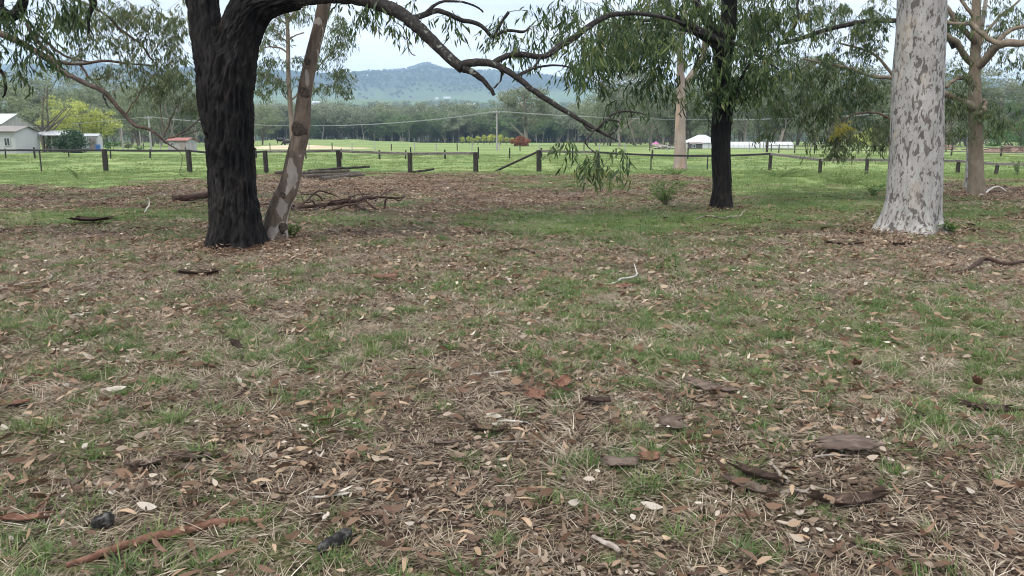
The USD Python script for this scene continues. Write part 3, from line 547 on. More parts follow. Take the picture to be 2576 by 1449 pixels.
# --- leaning tan gum beside it
rng = np.random.default_rng(2)
D2 = 11.9; b2 = on(*PX(690, 600, D2)[:2])
t2 = thing("leaning_gum_tree", "leaning tan gum with dark knots and pale peeled patches beside the black ironbark", "tree", b2)
s0 = np.array([*PX(691, 608, D2)[:2], b2[2] - .2])
P2, R2 = curve([[*s0, 31 * mpp(D2)]] + vpts([(690, 590, D2, 62), (697, 542, D2, 53), (712, 500, D2, 50), (722, 480, D2, 48), (735, 433, D2, 44), (745, 383, D2, 42), (757, 340, D2, 40), (761, 300, D2, 40), (766, 240, D2, 34), (781, 157, D2, 31), (800, 80, D2, 30), (818, 0, D2, 31), (832, -90, D2, 30), (850, -200, D2, 27)]), 170)
put("trunk", tube(P2, R2, 60, disp=trunk_disp(.003, 20, .15, .14, 4, 6, b2[2])), mat_tan, t2, smooth=True)
def knot(px, py, D, off, r, seed, ax=(0, -1, .05)):
    c = PX(px, py, D) ; ax = np.array(ax, float); ax /= np.linalg.norm(ax)
    th = np.linspace(0, 2 * math.pi, 40, endpoint=False); rad = np.array([1.7, 1.35, 1.0, .66, .42, .22, .02]); hh = np.array([-.8, -.10, .13, .22, .12, .04, .0])
    u = np.cross(ax, [0, 0, 1]); u /= np.linalg.norm(u); w = np.cross(u, ax)
    V = []
    for q, h in zip(rad, hh):
        k = 1 + .7 * (meshkit.noise(np.stack([np.cos(th) * 1.6, np.sin(th) * 1.6, 0 * th + q * 1.2], -1), seed) - .5)
        V.append(c + off * ax + ax * h * r + (np.cos(th) * q * r * k)[:, None] * u + (np.sin(th) * q * r * k * 1.25)[:, None] * w)
    V = np.vstack(V); n = 40
    i, j = np.meshgrid(np.arange(len(rad) - 1), np.arange(n), indexing="ij"); k = (j + 1) % n
    return V, np.stack([i * n + j, i * n + k, (i + 1) * n + k, (i + 1) * n + j], -1).reshape(-1, 4)
for px, py, r, seed, ax in ((756, 325, .075, 1, (-.15, -1, 0)), (768, 233, .05, 2, (.1, -1, 0)), (778, 157, .032, 3, (0, -1, 0)), (709, 572, .042, 5, (.35, -1, 0)), (716, 489, .035, 4, (.1, -1, 0))):
    rr = float(np.interp(py, [0, 240, 340, 480, 560, 600], [15, 17, 20, 24, 27, 31])) * mpp(D2)
    put("knot", knot(px, py, D2, rr * .99, r, seed, ax), mat_knot, t2, smooth=True)
att = np.vstack([ell(870, -60, D2 + .3, 130, 40, 1, 14, rng)])
cm, cl, cs = high_crown(t2, [(P2[-1], R2[-1])], rng, None, (5.5, 10), 2.6, 34)
put("upper_limb", cm, mat_brown_limb, t2, smooth=True, kind="stuff"); leaves(t2, cl, mat_leaf_mid, rng, (1.4, 2.2), name="upper_foliage")

# --- middle-right dark ironbark with drooping foliage
rng = np.random.default_rng(3)
D5 = 17.85; b5 = on(*PX(1815, 520, D5)[:2])
t5 = thing("drooping_ironbark_tree", "slimmer dark rough-barked tree right of centre draped in long drooping leaves", "tree", b5)
s0 = np.array([*PX(1816, 526, D5)[:2], b5[2] - .15])
P5, R5 = curve([[*s0, 25 * mpp(D5)]] + vpts([(1815, 500, D5, 46), (1817, 460, D5, 43), (1814, 400, D5, 43), (1814, 330, D5, 44), (1818, 270, D5, 44), (1816, 200, D5, 40), (1822, 120, D5, 42), (1832, 60, D5, 34), (1834, 0, D5, 32), (1838, -120, D5, 30)]), 150)
put("trunk", tube(P5, R5, 90, disp=trunk_disp(.022, 14, .16, .22, 4, 9, b5[2])), mat_iron, t5, smooth=True)
limbs5 = [[(1820, 120, D5, 34), (1790, 100, D5 - .2, 28), (1752, 76, D5 - .4, 24), (1715, 55, D5 - .6, 20), (1690, 34, D5 - .8, 17), (1680, 10, D5 - .8, 15), (1690, -30, D5 - .8, 13)],
          [(1806, 88, D5, 26), (1780, 55, D5 - .2, 22), (1755, 15, D5 - .3, 20), (1735, -30, D5 - .4, 17)],
          [(1690, 34, D5 - .8, 9), (1660, 48, D5 - 1.2, 9), (1600, 50, D5 - 1.6, 8), (1560, 36, D5 - 2, 6)],
          [(1822, 262, D5, 26), (1840, 240, D5 - .1, 14), (1862, 200, D5 - .3, 8), (1885, 160, D5 - .5, 5)],
          [(1822, 110, D5, 12), (1780, 92, D5 - .5, 9), (1700, 70, D5 - 1.0, 7), (1610, 62, D5 - 1.5, 6), (1530, 90, D5 - 1.7, 5)],
          [(1825, 100, D5, 10), (1870, 120, D5 - .4, 8), (1920, 150, D5 - .7, 5), (1960, 175, D5 - .8, 4)]]
skel5 = [(P5[60:], R5[60:])]
for k, rows in enumerate(limbs5):
    P, R = pxlimb(rows, 26, .03, k + 20); skel5.append((P, R)); put("limb", limb_tube(P, R, 14, .14, .06, k), mat_iron_limb, t5, smooth=True)
reg5 = [(1950, 190, D5 - .6, 44, 40, .6, 30), (1975, 60, D5, 60, 50, .8, 34), (1900, 40, D5, 50, 40, .7, 30), (1885, 255, D5 - .5, 36, 26, .4, 22), (1770, 262, D5 - .4, 24, 16, .3, 12), (1560, 268, D5 - 2, 26, 12, .4, 12), (1500, 185, D5 - 2.0, 48, 58, .8, 60), (1530, 120, D5 - 2, 80, 60, .9, 70), (1580, 60, D5 - 1.8, 110, 55, 1, 80), (1620, 150, D5 - 1.4, 80, 70, .9, 90), (1670, 195, D5 - 1.2, 34, 50, .7, 34), (1690, 110, D5 - 1, 60, 50, .8, 40), (1745, 40, D5 - .8, 70, 45, .8, 46),
        (1805, 235, D5 - .5, 32, 42, .4, 44), (1850, 225, D5 - .4, 50, 46, .5, 50), (1870, 160, D5 - .4, 70, 55, .6, 54), (1905, 205, D5 - .5, 40, 48, .5, 34), (1780, 150, D5 - .5, 40, 50, .4, 30), (1930, 120, D5, 50, 50, .6, 26), (1520, 240, D5 - 2, 22, 18, .4, 12), (1625, 225, D5 - 1.4, 30, 25, .5, 16), (1460, 130, D5 - 2.1, 40, 50, .7, 26)]
att = np.vstack([clumps(r[0], r[1] - 30, *r[2:6], int(r[6] * .44), rng) for r in reg5])
tw, pa = grow(skel5, att, 7, .010, .003, .06)
put("twigs", tw, mat_twig, t5, smooth=True, kind="stuff")
lp = leaf_points(pa, rng, 2, .5); br = rng.uniform(size=len(lp)) < .06
leaves(t5, lp[~br], mat_leaf_dark, rng, (1.0, 1.6)); leaves(t5, lp[br], mat_leaf_brt, rng, (1.1, 1.5), name="young_foliage", label="few lighter young leaves")
cm, cl, cs = high_crown(t5, [(P5[-1], R5[-1]), (skel5[2][0][-1], .12)], rng, None, (6, 11), 3.2, 50)
put("upper_limb", cm, mat_iron_limb, t5, smooth=True, kind="stuff"); leaves(t5, cl, mat_leaf_dark, rng, (1.6, 2.6), name="upper_foliage")

# --- big spotted gum on the right
rng = np.random.default_rng(4)
D8 = 13.35; b8 = on(*PX(2288, 580, D8)[:2])
t8 = thing("spotted_gum_tree", "thick white trunk mottled with grey-brown bark patches standing on the right", "tree", b8)
s0 = np.array([*PX(2287, 592, D8)[:2], b8[2] - .25])
P8, R8 = curve([[*s0, 68 * mpp(D8)]] + vpts([(2290, 560, D8, 132), (2297, 500, D8, 127), (2302, 430, D8, 124), (2306, 350, D8, 121), (2308, 250, D8, 117), (2312, 150, D8, 113), (2317, 50, D8, 109), (2321, -50, D8, 106), (2330, -250, D8, 98)]), 150)
put("trunk", tube(P8, R8, 96, disp=trunk_disp(.0, 20, .19, .24, 4, 2, b8[2])), mat_spot, t8, smooth=True)
for k, a in enumerate((.4, 2.2, 3.4, 4.6, 5.6)):                 # root flanges
    d = np.array([math.cos(a), math.sin(a), 0]); c0 = np.array([*P8[8][:2], b8[2]])
    P, R = curve([[*(c0 + d * .30 + [0, 0, .26]), .11], [*(c0 + d * .50 + [0, 0, .07]), .085], [*(c0 + d * .66 + [0, 0, -.05]), .05]], 12); put("root", tube(P, R, 14), mat_spot, t8, smooth=True)
cm, cl, cs = high_crown(t8, [(P8[-1], R8[-1])], rng, None, (7, 14), 4.8, 60)
put("upper_limb", cm, mat_pale, t8, smooth=True, kind="stuff"); leaves(t8, cl, mat_leaf_mid, rng, cs, name="upper_foliage")

# --- pale spreading gum far right
rng = np.random.default_rng(5)
D9 = 22.3; b9 = on(*PX(2455, 487, D9)[:2])
t9 = thing("spreading_gum_tree", "pale tan gum with many crooked spreading branches, right of the mottled trunk", "tree", b9)
s0 = np.array([*PX(2455, 492, D9)[:2], b9[2] - .15])
P9, R9 = curve([[*s0, 19 * mpp(D9)]] + vpts([(2455, 470, D9, 37), (2455, 400, D9, 33), (2453, 320, D9, 31), (2452, 250, D9, 30), (2452, 180, D9, 25), (2455, 90, D9, 21), (2456, 0, D9, 19), (2460, -140, D9, 16)]), 90)
put("trunk", tube(P9, R9, 36, disp=trunk_disp(.0, 20, .2, .18, 4, 5, b9[2])), mat_pale, t9, smooth=True)
limbs9 = [[(2455, 168, D9, 22), (2480, 148, D9 - .3, 20), (2505, 120, D9 - .6, 19), (2525, 108, D9 - .8, 19), (2576, 107, D9 - 1, 17), (2660, 95, D9 - 1.2, 13)],
          [(2505, 120, D9 - .6, 13), (2535, 80, D9 - .7, 10), (2590, 68, D9 - .8, 8)],
          [(2448, 160, D9, 18), (2420, 130, D9 - .2, 14), (2396, 100, D9 - .4, 13), (2375, 86, D9 - .5, 11), (2340, 70, D9 - .5, 8)],
          [(2458, 110, D9, 16), (2430, 82, D9 - .2, 12), (2400, 48, D9 - .3, 11), (2378, 14, D9 - .3, 9), (2350, -30, D9 - .3, 7)],
          [(2455, 60, D9, 12), (2440, 30, D9, 9), (2420, 0, D9, 7), (2390, -40, D9, 5)],
          [(2520, 110, D9 - .8, 13), (2480, 90, D9 - .5, 12), (2440, 60, D9 - .3, 12), (2412, 60, D9 - .3, 10), (2380, 52, D9 - .3, 8)],
          [(2450, 275, D9, 24), (2435, 262, D9 - .2, 18), (2410, 250, D9 - .4, 15), (2370, 234, D9 - .7, 13), (2300, 215, D9 - 1, 11), (2240, 194, D9 - 1.3, 10), (2200, 192, D9 - 1.4, 9), (2140, 174, D9 - 1.6, 7), (2080, 160, D9 - 1.8, 5), (2020, 148, D9 - 2, 4)],
          [(2380, 236, D9 - .6, 10), (2300, 205, D9, 9), (2250, 192, D9, 8), (2215, 150, D9, 7), (2170, 124, D9 + .2, 6), (2110, 108, D9 + .3, 4)],
          [(2440, 210, D9, 12), (2415, 195, D9 - .3, 10), (2380, 220, D9 - .5, 8)],
          [(2452, 290, D9, 16), (2470, 282, D9 - .3, 11), (2478, 268, D9 - .3, 10), (2474, 250, D9 - .3, 8)],
          [(2455, 130, D9, 10), (2500, 60, D9 + .3, 7), (2540, 20, D9 + .4, 6), (2590, -20, D9 + .5, 4)],
          [(2400, 120, D9 - .3, 12), (2330, 60, D9, 12), (2220, 52, D9, 11), (2140, 60, D9, 11), (2060, 82, D9, 11), (1985, 105, D9, 10), (1960, 108, D9, 8)],
          [(1985, 106, D9, 9), (1978, 90, D9, 9), (1996, 70, D9, 8), (2006, 30, D9, 7), (2012, -20, D9, 6)],
          [(1982, 96, D9, 8), (1962, 75, D9, 7), (1948, 40, D9, 6), (1940, 0, D9, 5)]]
skel9 = [(P9[40:], R9[40:])]
for k, rows in enumerate(limbs9):
    P, R = pxlimb(rows, 30, .07, k + 40); skel9.append((P, R)); put("limb", limb_tube(P, R, 12, .12, .08, k), mat_pale if k < 11 else mat_iron_limb, t9, smooth=True)
reg9 = [(1900, 60, D9, 60, 50, .8, 40), (2160, 100, D9, 80, 40, .8, 34), (2215, 40, D9, 40, 40, .6, 20), (2210, 350, D9 - 1, 40, 24, .5, 24), (2400, 330, D9 - .5, 34, 24, .5, 24), (2520, 320, D9 - .3, 40, 24, .5, 26), (2440, 60, D9, 90, 60, .8, 30), (2560, 120, D9 - .6, 50, 60, .8, 24), (2050, 330, D9 - 1.6, 40, 20, .5, 16), (2130, 190, D9 - 1.5, 80, 34, .9, 50), (2040, 190, D9 - 1.8, 70, 42, 1, 60), (1985, 230, D9 - 1.9, 60, 45, .8, 50), (2200, 240, D9 - 1.2, 60, 40, .8, 54), (2100, 260, D9 - 1.4, 90, 34, .9, 64), (2200, 310, D9 - 1.2, 45, 36, .6, 40), (2030, 280, D9 - 1.6, 60, 24, .6, 30), (1990, 60, D9, 80, 50, 1, 64), (2080, 40, D9, 80, 40, 1, 50), (2180, 40, D9, 70, 36, .8, 34), (1920, 100, D9 - .3, 50, 40, .8, 30), (2110, 110, D9, 90, 26, .8, 30),
        (2400, 290, D9 - .6, 30, 40, .5, 34), (2410, 215, D9 - .6, 28, 25, .4, 18), (2500, 290, D9 - .4, 30, 32, .5, 30), (2400, 40, D9 - .3, 45, 40, .6, 16), (2540, 60, D9, 55, 45, .8, 20), (2550, 180, D9 - .8, 40, 30, .6, 12), (2420, 150, D9 - .4, 36, 30, .5, 12), (2210, 140, D9, 40, 30, .6, 14), (1945, 285, D9 - 1.8, 26, 30, .5, 22), (1925, 320, D9 - 1.8, 20, 16, .4, 10)]
att = np.vstack([clumps(r[0], r[1] - 8, *r[2:6], int(r[6] * (.82 if r[1] < 200 else .66)), rng) for r in reg9])
tw, pa = grow(skel9, att, 9, .011, .003, .05)
put("twigs", tw, mat_brown_limb, t9, smooth=True, kind="stuff")
lp = leaf_points(pa, rng, 2, .5); br = rng.uniform(size=len(lp)) < .6
leaves(t9, lp[br], mat_leaf_dark, rng, (.9, 1.4), SPRIGS_FINE); leaves(t9, lp[~br], mat_leaf_mid, rng, (.9, 1.4), SPRIGS_FINE, "lighter_foliage")
cm, cl, cs = high_crown(t9, [(P9[-1], R9[-1])], rng, None, (7, 12), 4, 40)
put("upper_limb", cm, mat_pale, t9, smooth=True, kind="stuff"); leaves(t9, cl, mat_leaf_mid, rng, (1.6, 2.6), name="upper_foliage")
# low bough with yellow flush, a wattle leaning in behind the mottled trunk
rng = np.random.default_rng(15)
Dw = 20.5; bw = on(*PX(2290, 500, Dw)[:2])
tw_ = thing("wattle_tree", "thin wattle behind the mottled trunk, one drooping bough tipped bright yellow", "tree", bw)
P, R = curve([[*bw - [0, 0, .1], .05]] + vpts([(2282, 420, Dw, 9), (2270, 350, Dw, 8), (2240, 300, Dw, 7), (2190, 282, Dw, 5), (2140, 292, Dw, 4), (2110, 320, Dw, 3)]), 40, .06, 3)
put("trunk", limb_tube(P, R, 10), mat_brown_limb, tw_, smooth=True); sk = [(P[15:], R[15:])]
att = np.vstack([ell(2110, 345, Dw - .1, 34, 32, .35, 34, rng), ell(2105, 378, Dw - .1, 20, 18, .25, 14, rng), ell(2215, 330, Dw, 34, 34, .4, 24, rng)])
t_, pa = grow(sk, att, 16, .006, .0025, .02); put("twigs", t_, mat_twig, tw_, smooth=True, kind="stuff")
leaves(tw_, leaf_points(pa, rng, 2, .5), mat_leaf_mid, rng, (.8, 1.15), SPRIGS_FINE)
leaves(tw_, ell(2118, 322, Dw - .35, 24, 18, .25, 34, rng), mat_leaf_yel, rng, (.5, .85), SPRIGS_FINE, "flower_spray", "bright yellow blossom at the bough's tip")
# second white trunk just behind the spreading gum
D10 = 25.5; b10 = on(*PX(2440, 465, D10)[:2])
t10 = thing("white_gum_tree", "slim white trunk half hidden behind the pale spreading gum", "tree", b10)
P, R = curve([[*b10 - [0, 0, .1], 14 * mpp(D10)]] + vpts([(2440, 440, D10, 22), (2442, 360, D10, 18), (2447, 250, D10, 15), (2462, 120, D10, 12), (2480, 0, D10, 9), (2490, -100, D10, 7)]), 40)
put("trunk", tube(P, R, 20), mat_spot, t10, smooth=True)
rng = np.random.default_rng(25); att = ell(2490, -90, D10, 120, 70, 1.5, 40, rng); t_, pa = grow([(P[25:], R[25:])], att, 4, .02, .004); put("twigs", t_, mat_pale, t10, smooth=True, kind="stuff"); leaves(t10, leaf_points(pa, rng, 3, .6), mat_leaf_mid, rng, (1.2, 1.9), SPRIGS_FINE)

# --- pinkish pale gum at the fence, forked
rng = np.random.default_rng(6)
D7 = 41.5; b7 = on(*PX(1710, 424, D7)[:2])
t7 = thing("forked_gum_tree", "smooth pinkish grey gum standing at the fence line, forked halfway up", "tree", b7)
P7, R7 = curve([[*b7 - [0, 0, .2], 17 * mpp(D7)]] + vpts([(1711, 410, D7, 30), (1711, 360, D7, 27), (1712, 300, D7, 25), (1714, 240, D7, 24), (1713, 205, D7, 21), (1711, 150, D7, 15), (1716, 80, D7, 13), (1722, 20, D7, 12), (1720, -100, D7, 11)]), 70)
put("trunk", tube(P7, R7, 32, disp=trunk_disp(0, 20, .4, .16, 4, 4, b7[2])), mat_pink, t7, smooth=True)
P, R = pxlimb([(1716, 222, D7, 20), (1732, 200, D7, 16), (1752, 170, D7, 15), (1768, 140, D7, 14), (1772, 110, D7, 12), (1775, 60, D7, 10), (1790, -20, D7, 9)], 40, .05, 2); put("limb", tube(P, R, 16), mat_pink, t7, smooth=True)
sk7 = [(P7[45:], R7[45:]), (P, R)]
for k, rows in enumerate([[(1712, 150, D7, 9), (1690, 110, D7 - 1, 7), (1650, 80, D7 - 2, 5)], [(1772, 120, D7, 8), (1810, 70, D7 - 1, 6), (1850, 20, D7 - 2, 4)], [(1715, 90, D7, 9), (1740, 40, D7, 7), (1765, -20, D7, 5)]]):
    P, R = pxlimb(rows, 20, .06, k); sk7.append((P, R)); put("limb", tube(P, R, 10), mat_pink, t7, smooth=True)
att = np.vstack([ell(1640, 60, D7, 130, 70, 2.5, 60, rng), ell(1850, 40, D7, 130, 80, 2.5, 60, rng), ell(1730, -80, D7, 230, 80, 3.5, 90, rng)])
t_, pa = grow(sk7, att, 17, .03, .006); put("twigs", t_, mat_pink, t7, smooth=True, kind="stuff"); leaves(t7, leaf_points(pa, rng, 3, .6), mat_leaf_mid, rng, (1.6, 2.6), SPRIGS_FINE)

# --- slim sapling behind the leaning gum
rng = np.random.default_rng(7)
D3 = 37.0; b3 = on(*PX(738, 432, D3)[:2])
t3 = thing("slim_gum_tree", "slim straight pale gum behind the leaning one, open leafy crown against the sky", "tree", b3)
P3, R3 = curve([[*b3 - [0, 0, .1], 9 * mpp(D3)]] + vpts([(738, 400, D3, 15), (735, 330, D3, 13), (730, 260, D3, 12), (726, 200, D3, 11), (725, 140, D3, 10), (724, 80, D3, 9), (722, 55, D3, 8), (716, 20, D3, 5), (712, -30, D3, 4)]), 60)
put("trunk", tube(P3, R3, 16), mat_pale, t3, smooth=True); sk3 = [(P3[18:], R3[18:])]
for k, rows in enumerate([[(724, 62, D3, 6), (735, 40, D3, 5), (752, 20, D3, 4), (770, -10, D3, 3)], [(722, 60, D3, 5), (700, 48, D3, 4), (688, 40, D3, 3)], [(725, 108, D3, 5), (705, 90, D3 - .5, 4), (690, 78, D3 - .5, 3)], [(727, 100, D3, 5), (745, 88, D3, 3), (765, 82, D3, 3)], [(725, 135, D3, 5), (700, 120, D3, 4), (665, 120, D3 - .5, 3)], [(731, 252, D3, 5), (745, 240, D3, 4), (760, 215, D3, 3), (800, 170, D3 + .5, 3), (820, 140, D3 + .5, 2)], [(727, 210, D3, 4), (700, 200, D3, 3), (680, 190, D3, 2)], [(790, 180, D3 + .3, 3), (840, 120, D3 + .5, 3), (850, 90, D3 + .5, 2)], [(730, 258, D3, 3), (718, 240, D3, 3), (714, 220, D3, 2)]]):
    P, R = pxlimb(rows, 18, .08, k); sk3.append((P, R)); put("limb", tube(P, R, 8), mat_pale, t3, smooth=True)
reg3 = [(690, 60, 45, 30, 30), (670, 105, 30, 24, 16), (660, 170, 26, 26, 24), (685, 205, 42, 22, 26), (765, 25, 50, 26, 24), (800, 150, 25, 20, 10), (850, 110, 42, 36, 40), (858, 60, 36, 30, 26), (860, 180, 34, 22, 24), (850, 220, 40, 16, 22), (752, 150, 22, 14, 8), (760, 195, 20, 12, 8), (690, 150, 25, 14, 10), (660, 230, 26, 10, 10), (800, 215, 26, 12, 10), (700, 20, 60, 22, 24)]
att = np.vstack([ell(a, b, D3, rx, ry, .8, n, rng) for a, b, rx, ry, n in reg3])
t_, pa = grow(sk3, att, 18, .012, .005, .05); put("twigs", t_, mat_brown_limb, t3, smooth=True, kind="stuff"); leaves(t3, leaf_points(pa, rng, 2, .6), mat_leaf_mid, rng, (1.1, 1.9), SPRIGS_FINE)

# --- tree out of frame on the left whose long brown limb sweeps into view
rng = np.random.default_rng(8)
D4 = 18.5; X4 = PX(-330, 300, D4); b4 = on(X4[0], D4)
t4 = thing("sweeping_limb_tree", "gum at the left edge whose long bare brown limb sweeps down to the fence", "tree", b4)
P4, R4 = curve([[*b4 - [0, 0, .2], .3], [b4[0] + .05, D4, 1.5, .26], [b4[0] + .1, D4, 3.2, .24], [b4[0] + .1, D4, 5.5, .18]], 50)
put("trunk", tube(P4, R4, 36, disp=trunk_disp(.0, 20, .2, .2, 4, 4, b4[2])), mat_brown_limb, t4, smooth=True)
C1 = lambda rows, D: [(a / 3.0, b / 3.0, D + dd, w / 3.0) for a, b, dd, w in rows]
limbs4 = [C1([(-880, 200, 0, 90), (-500, 150, 0, 70), (-150, 195, 0, 60), (0, 250, 0, 54), (130, 310, 0, 46), (260, 385, 0, 44), (380, 452, 0, 46), (440, 520, 0, 38), (560, 592, 0, 36), (640, 632, .1, 36), (760, 682, .1, 34), (840, 752, .2, 31), (900, 822, .2, 29), (960, 885, .3, 28), (1030, 950, .3, 26), (1110, 968, .4, 24), (1180, 1012, .4, 20), (1240, 1065, .5, 15), (1350, 1132, .5, 9)], D4),
          C1([(390, 455, 0, 34), (480, 474, .2, 24), (620, 482, .4, 22), (760, 465, .5, 20), (880, 470, .6, 18), (1000, 482, .7, 14), (1190, 496, .8, 9)], D4),
          C1([(200, 170, 0, 26), (290, 320, .1, 28), (350, 372, .1, 28), (405, 450, 0, 28)], D4),
          C1([(250, 230, .2, 20), (320, 290, .3, 20), (400, 352, .4, 20), (470, 412, .5, 18), (600, 452, .6, 14), (690, 480, .6, 10)], D4),
          C1([(600, 488, .4, 18), (650, 560, .4, 16), (690, 602, .4, 14), (800, 580, .5, 8), (850, 560, .5, 6)], D4),
          C1([(950, 862, .3, 12), (1000, 782, .4, 10), (1060, 702, .5, 9), (1130, 640, .6, 6)], D4),
          C1([(1235, 1035, .5, 12), (1270, 950, .6, 11), (1300, 880, .6, 9), (1335, 800, .7, 6)], D4),
          C1([(1270, 1040, .5, 14), (1400, 985, .6, 11), (1500, 905, .7, 8), (1565, 868, .8, 5)], D4),
          C1([(1290, 1042, .5, 10), (1400, 1012, .6, 9), (1570, 962, .8, 5)], D4),
          C1([(1240, 1030, .5, 10), (1225, 900, .6, 8), (1205, 760, .7, 6), (1180, 700, .7, 4)], D4),
          C1([(780, 100, .8, 16), (830, 140, .8, 18), (930, 240, .9, 18), (1040, 315, .9, 17), (1110, 400, 1, 15), (1185, 495, 1, 9)], D4),
          C1([(-300, 60, .5, 30), (100, -60, .6, 26), (500, -20, .8, 20), (780, 100, .8, 16)], D4),
          C1([(780, 690, .1, 12), (785, 745, 0, 14), (800, 780, 0, 13), (830, 818, 0, 8)], D4)]
sk4 = []
for k, rows in enumerate(limbs4):
    P, R = pxlimb(rows, 60 if k == 0 else 28, .05, k + 60); sk4.append((P, R)); put("limb", limb_tube(P, R, 16 if k == 0 else 10, .12, .07, k), mat_brown_limb if k < 12 else mat_iron_limb, t4, smooth=True)
reg4 = [(700, 130, 160, 90, 70), (900, 60, 180, 60, 60), (1150, 100, 190, 90, 80), (1300, 230, 110, 80, 44), (1100, 260, 160, 70, 40), (760, 300, 200, 70, 46), (1030, 430, 160, 50, 32), (1350, 420, 100, 60, 30), (1100, 590, 140, 70, 36), (1300, 620, 120, 90, 60), (1420, 720, 80, 90, 40), (1180, 720, 90, 40, 16), (1250, 540, 150, 40, 30), (520, 400, 120, 60, 14), (900, 520, 120, 50, 16), (1440, 560, 60, 60, 24), (1330, 100, 90, 70, 34), (560, 560, 60, 50, 8), (400, 130, 140, 80, 26), (760, 520, 90, 30, 10)]
att = np.vstack([clumps(a / 3, b / 3, D4 + .8, rx / 3, ry / 3, .7, int(n * .62), rng) for a, b, rx, ry, n in reg4])
t_, pa = grow(sk4, att, 19, .008, .0025, .04); put("twigs", t_, mat_brown_limb, t4, smooth=True, kind="stuff"); leaves(t4, leaf_points(pa, rng, 2, .5), mat_leaf_mid, rng, (.75, 1.15), SPRIGS_FINE)
cm, cl, cs = high_crown(t4, [(P4[-1], R4[-1])], rng, None, (6, 11), 4, 40)
put("upper_limb", cm, mat_brown_limb, t4, smooth=True, kind="stuff"); leaves(t4, cl, mat_leaf_mid, rng, (1.6, 2.6), name="upper_foliage")

# --- nearer dark tree out of frame, top left corner foliage
rng = np.random.default_rng(9)
D6 = 11.0; b6 = on(-10.6, D6)
t6 = thing("corner_ironbark_tree", "dark tree beyond the left edge, black bough dangling leaves in the corner", "tree", b6)
P6, R6 = curve([[*b6 - [0, 0, .2], .34], [b6[0], D6, 2, .27], [b6[0] + .1, D6, 4.2, .22], [b6[0] + .1, D6, 6.2, .17]], 60)
put("trunk", tube(P6, R6, 60, disp=trunk_disp(.03, 11, .2, .2, 4, 4, b6[2])), mat_iron, t6, smooth=True)
limbs6 = [[(-520, -60, D6, 60), (-200, -40, D6, 46), (-60, 20, D6, 36), (0, 30, D6, 28), (30, 40, D6, 26), (52, 20, D6, 24), (60, -20, D6, 20)],
          [(-10, 45, D6, 14), (5, 10, D6, 10), (-5, -20, D6, 8)], [(-200, -40, D6, 30), (60, -90, D6, 24), (180, -50, D6, 20), (228, -10, D6, 19), (236, 8, D6, 18), (228, 24, D6, 10), (224, 60, D6, 6), (222, 85, D6, 4)], [(-60, 180, D6, 8), (0, 175, D6, 8), (12, 210, D6, 7), (14, 230, D6, 6), (6, 245, D6, 4)], [(-260, 20, D6, 20), (-140, 110, D6, 14), (-60, 180, D6, 9)]]
sk6 = []
for k, rows in enumerate(limbs6):
    P, R = pxlimb(rows, 30, .03, k + 80); sk6.append((P, R)); put("limb", limb_tube(P, R, 16, .15, .06, k), mat_iron, t6, smooth=True)
reg6 = [(70, 90, 30, 40, 14), (40, 50, 30, 30, 10), (120, 55, 50, 25, 18), (180, 55, 26, 28, 14), (60, 130, 30, 30, 12), (20, 150, 26, 34, 10), (80, 165, 20, 20, 6), (30, 210, 24, 14, 6), (10, 90, 20, 40, 8), (105, 15, 60, 24, 14), (170, 18, 40, 20, 10), (-60, 80, 60, 70, 20)]
att = np.vstack([ell(a, b - 26, D6 - .1, rx, ry, .4, int(n * .45), rng) for a, b, rx, ry, n in reg6])
t_, pa = grow(sk6, att, 20, .007, .0025, .02); put("twigs", t_, mat_twig, t6, smooth=True, kind="stuff"); leaves(t6, leaf_points(pa, rng, 2, .4), mat_leaf_dark, rng, (.8, 1.15))
cm, cl, cs = high_crown(t6, [(P6[-1], R6[-1])], rng, None, (6, 11), 4, 40)
put("upper_limb", cm, mat_iron_limb, t6, smooth=True, kind="stuff"); leaves(t6, cl, mat_leaf_dark, rng, cs, name="upper_foliage")

# ------------------------------------------------------------------ middle and far trees
def leaf_cards(cent, rad, n, size, rng, droop=.5, flat=.75):
    """n small slender leaf sprays in clumps at cent with radii rad (upper side denser)"""
    k = rng.integers(0, len(cent), n); q = rng.normal(size=(n, 3)); q *= (rng.uniform(.15, 1, (n, 1)) ** .5) / np.linalg.norm(q, axis=1, keepdims=True)
    q[:, 2] = np.where(q[:, 2] < -.35, q[:, 2] * .5, q[:, 2]); c = cent[k] + q * rad[k][:, None] * np.array([1, 1, flat])
    d = rng.normal(size=(n, 3)); d[:, 2] -= droop * 1.4; d /= np.linalg.norm(d, axis=1, keepdims=True)
    s = np.cross(d, rng.normal(size=(n, 3))); s /= np.linalg.norm(s, axis=1, keepdims=True)
    L = size * rng.uniform(.6, 1.4, (n, 1)); W = L * rng.uniform(.28, .5, (n, 1))
    v = np.stack([c - d * L * .5, c + s * W * .5, c + d * L * .6, c - s * W * .5], 1).reshape(-1, 3)
    b = np.arange(n)[:, None] * 4
    return v, np.hstack([b, b + 1, b + 2, b + 3])
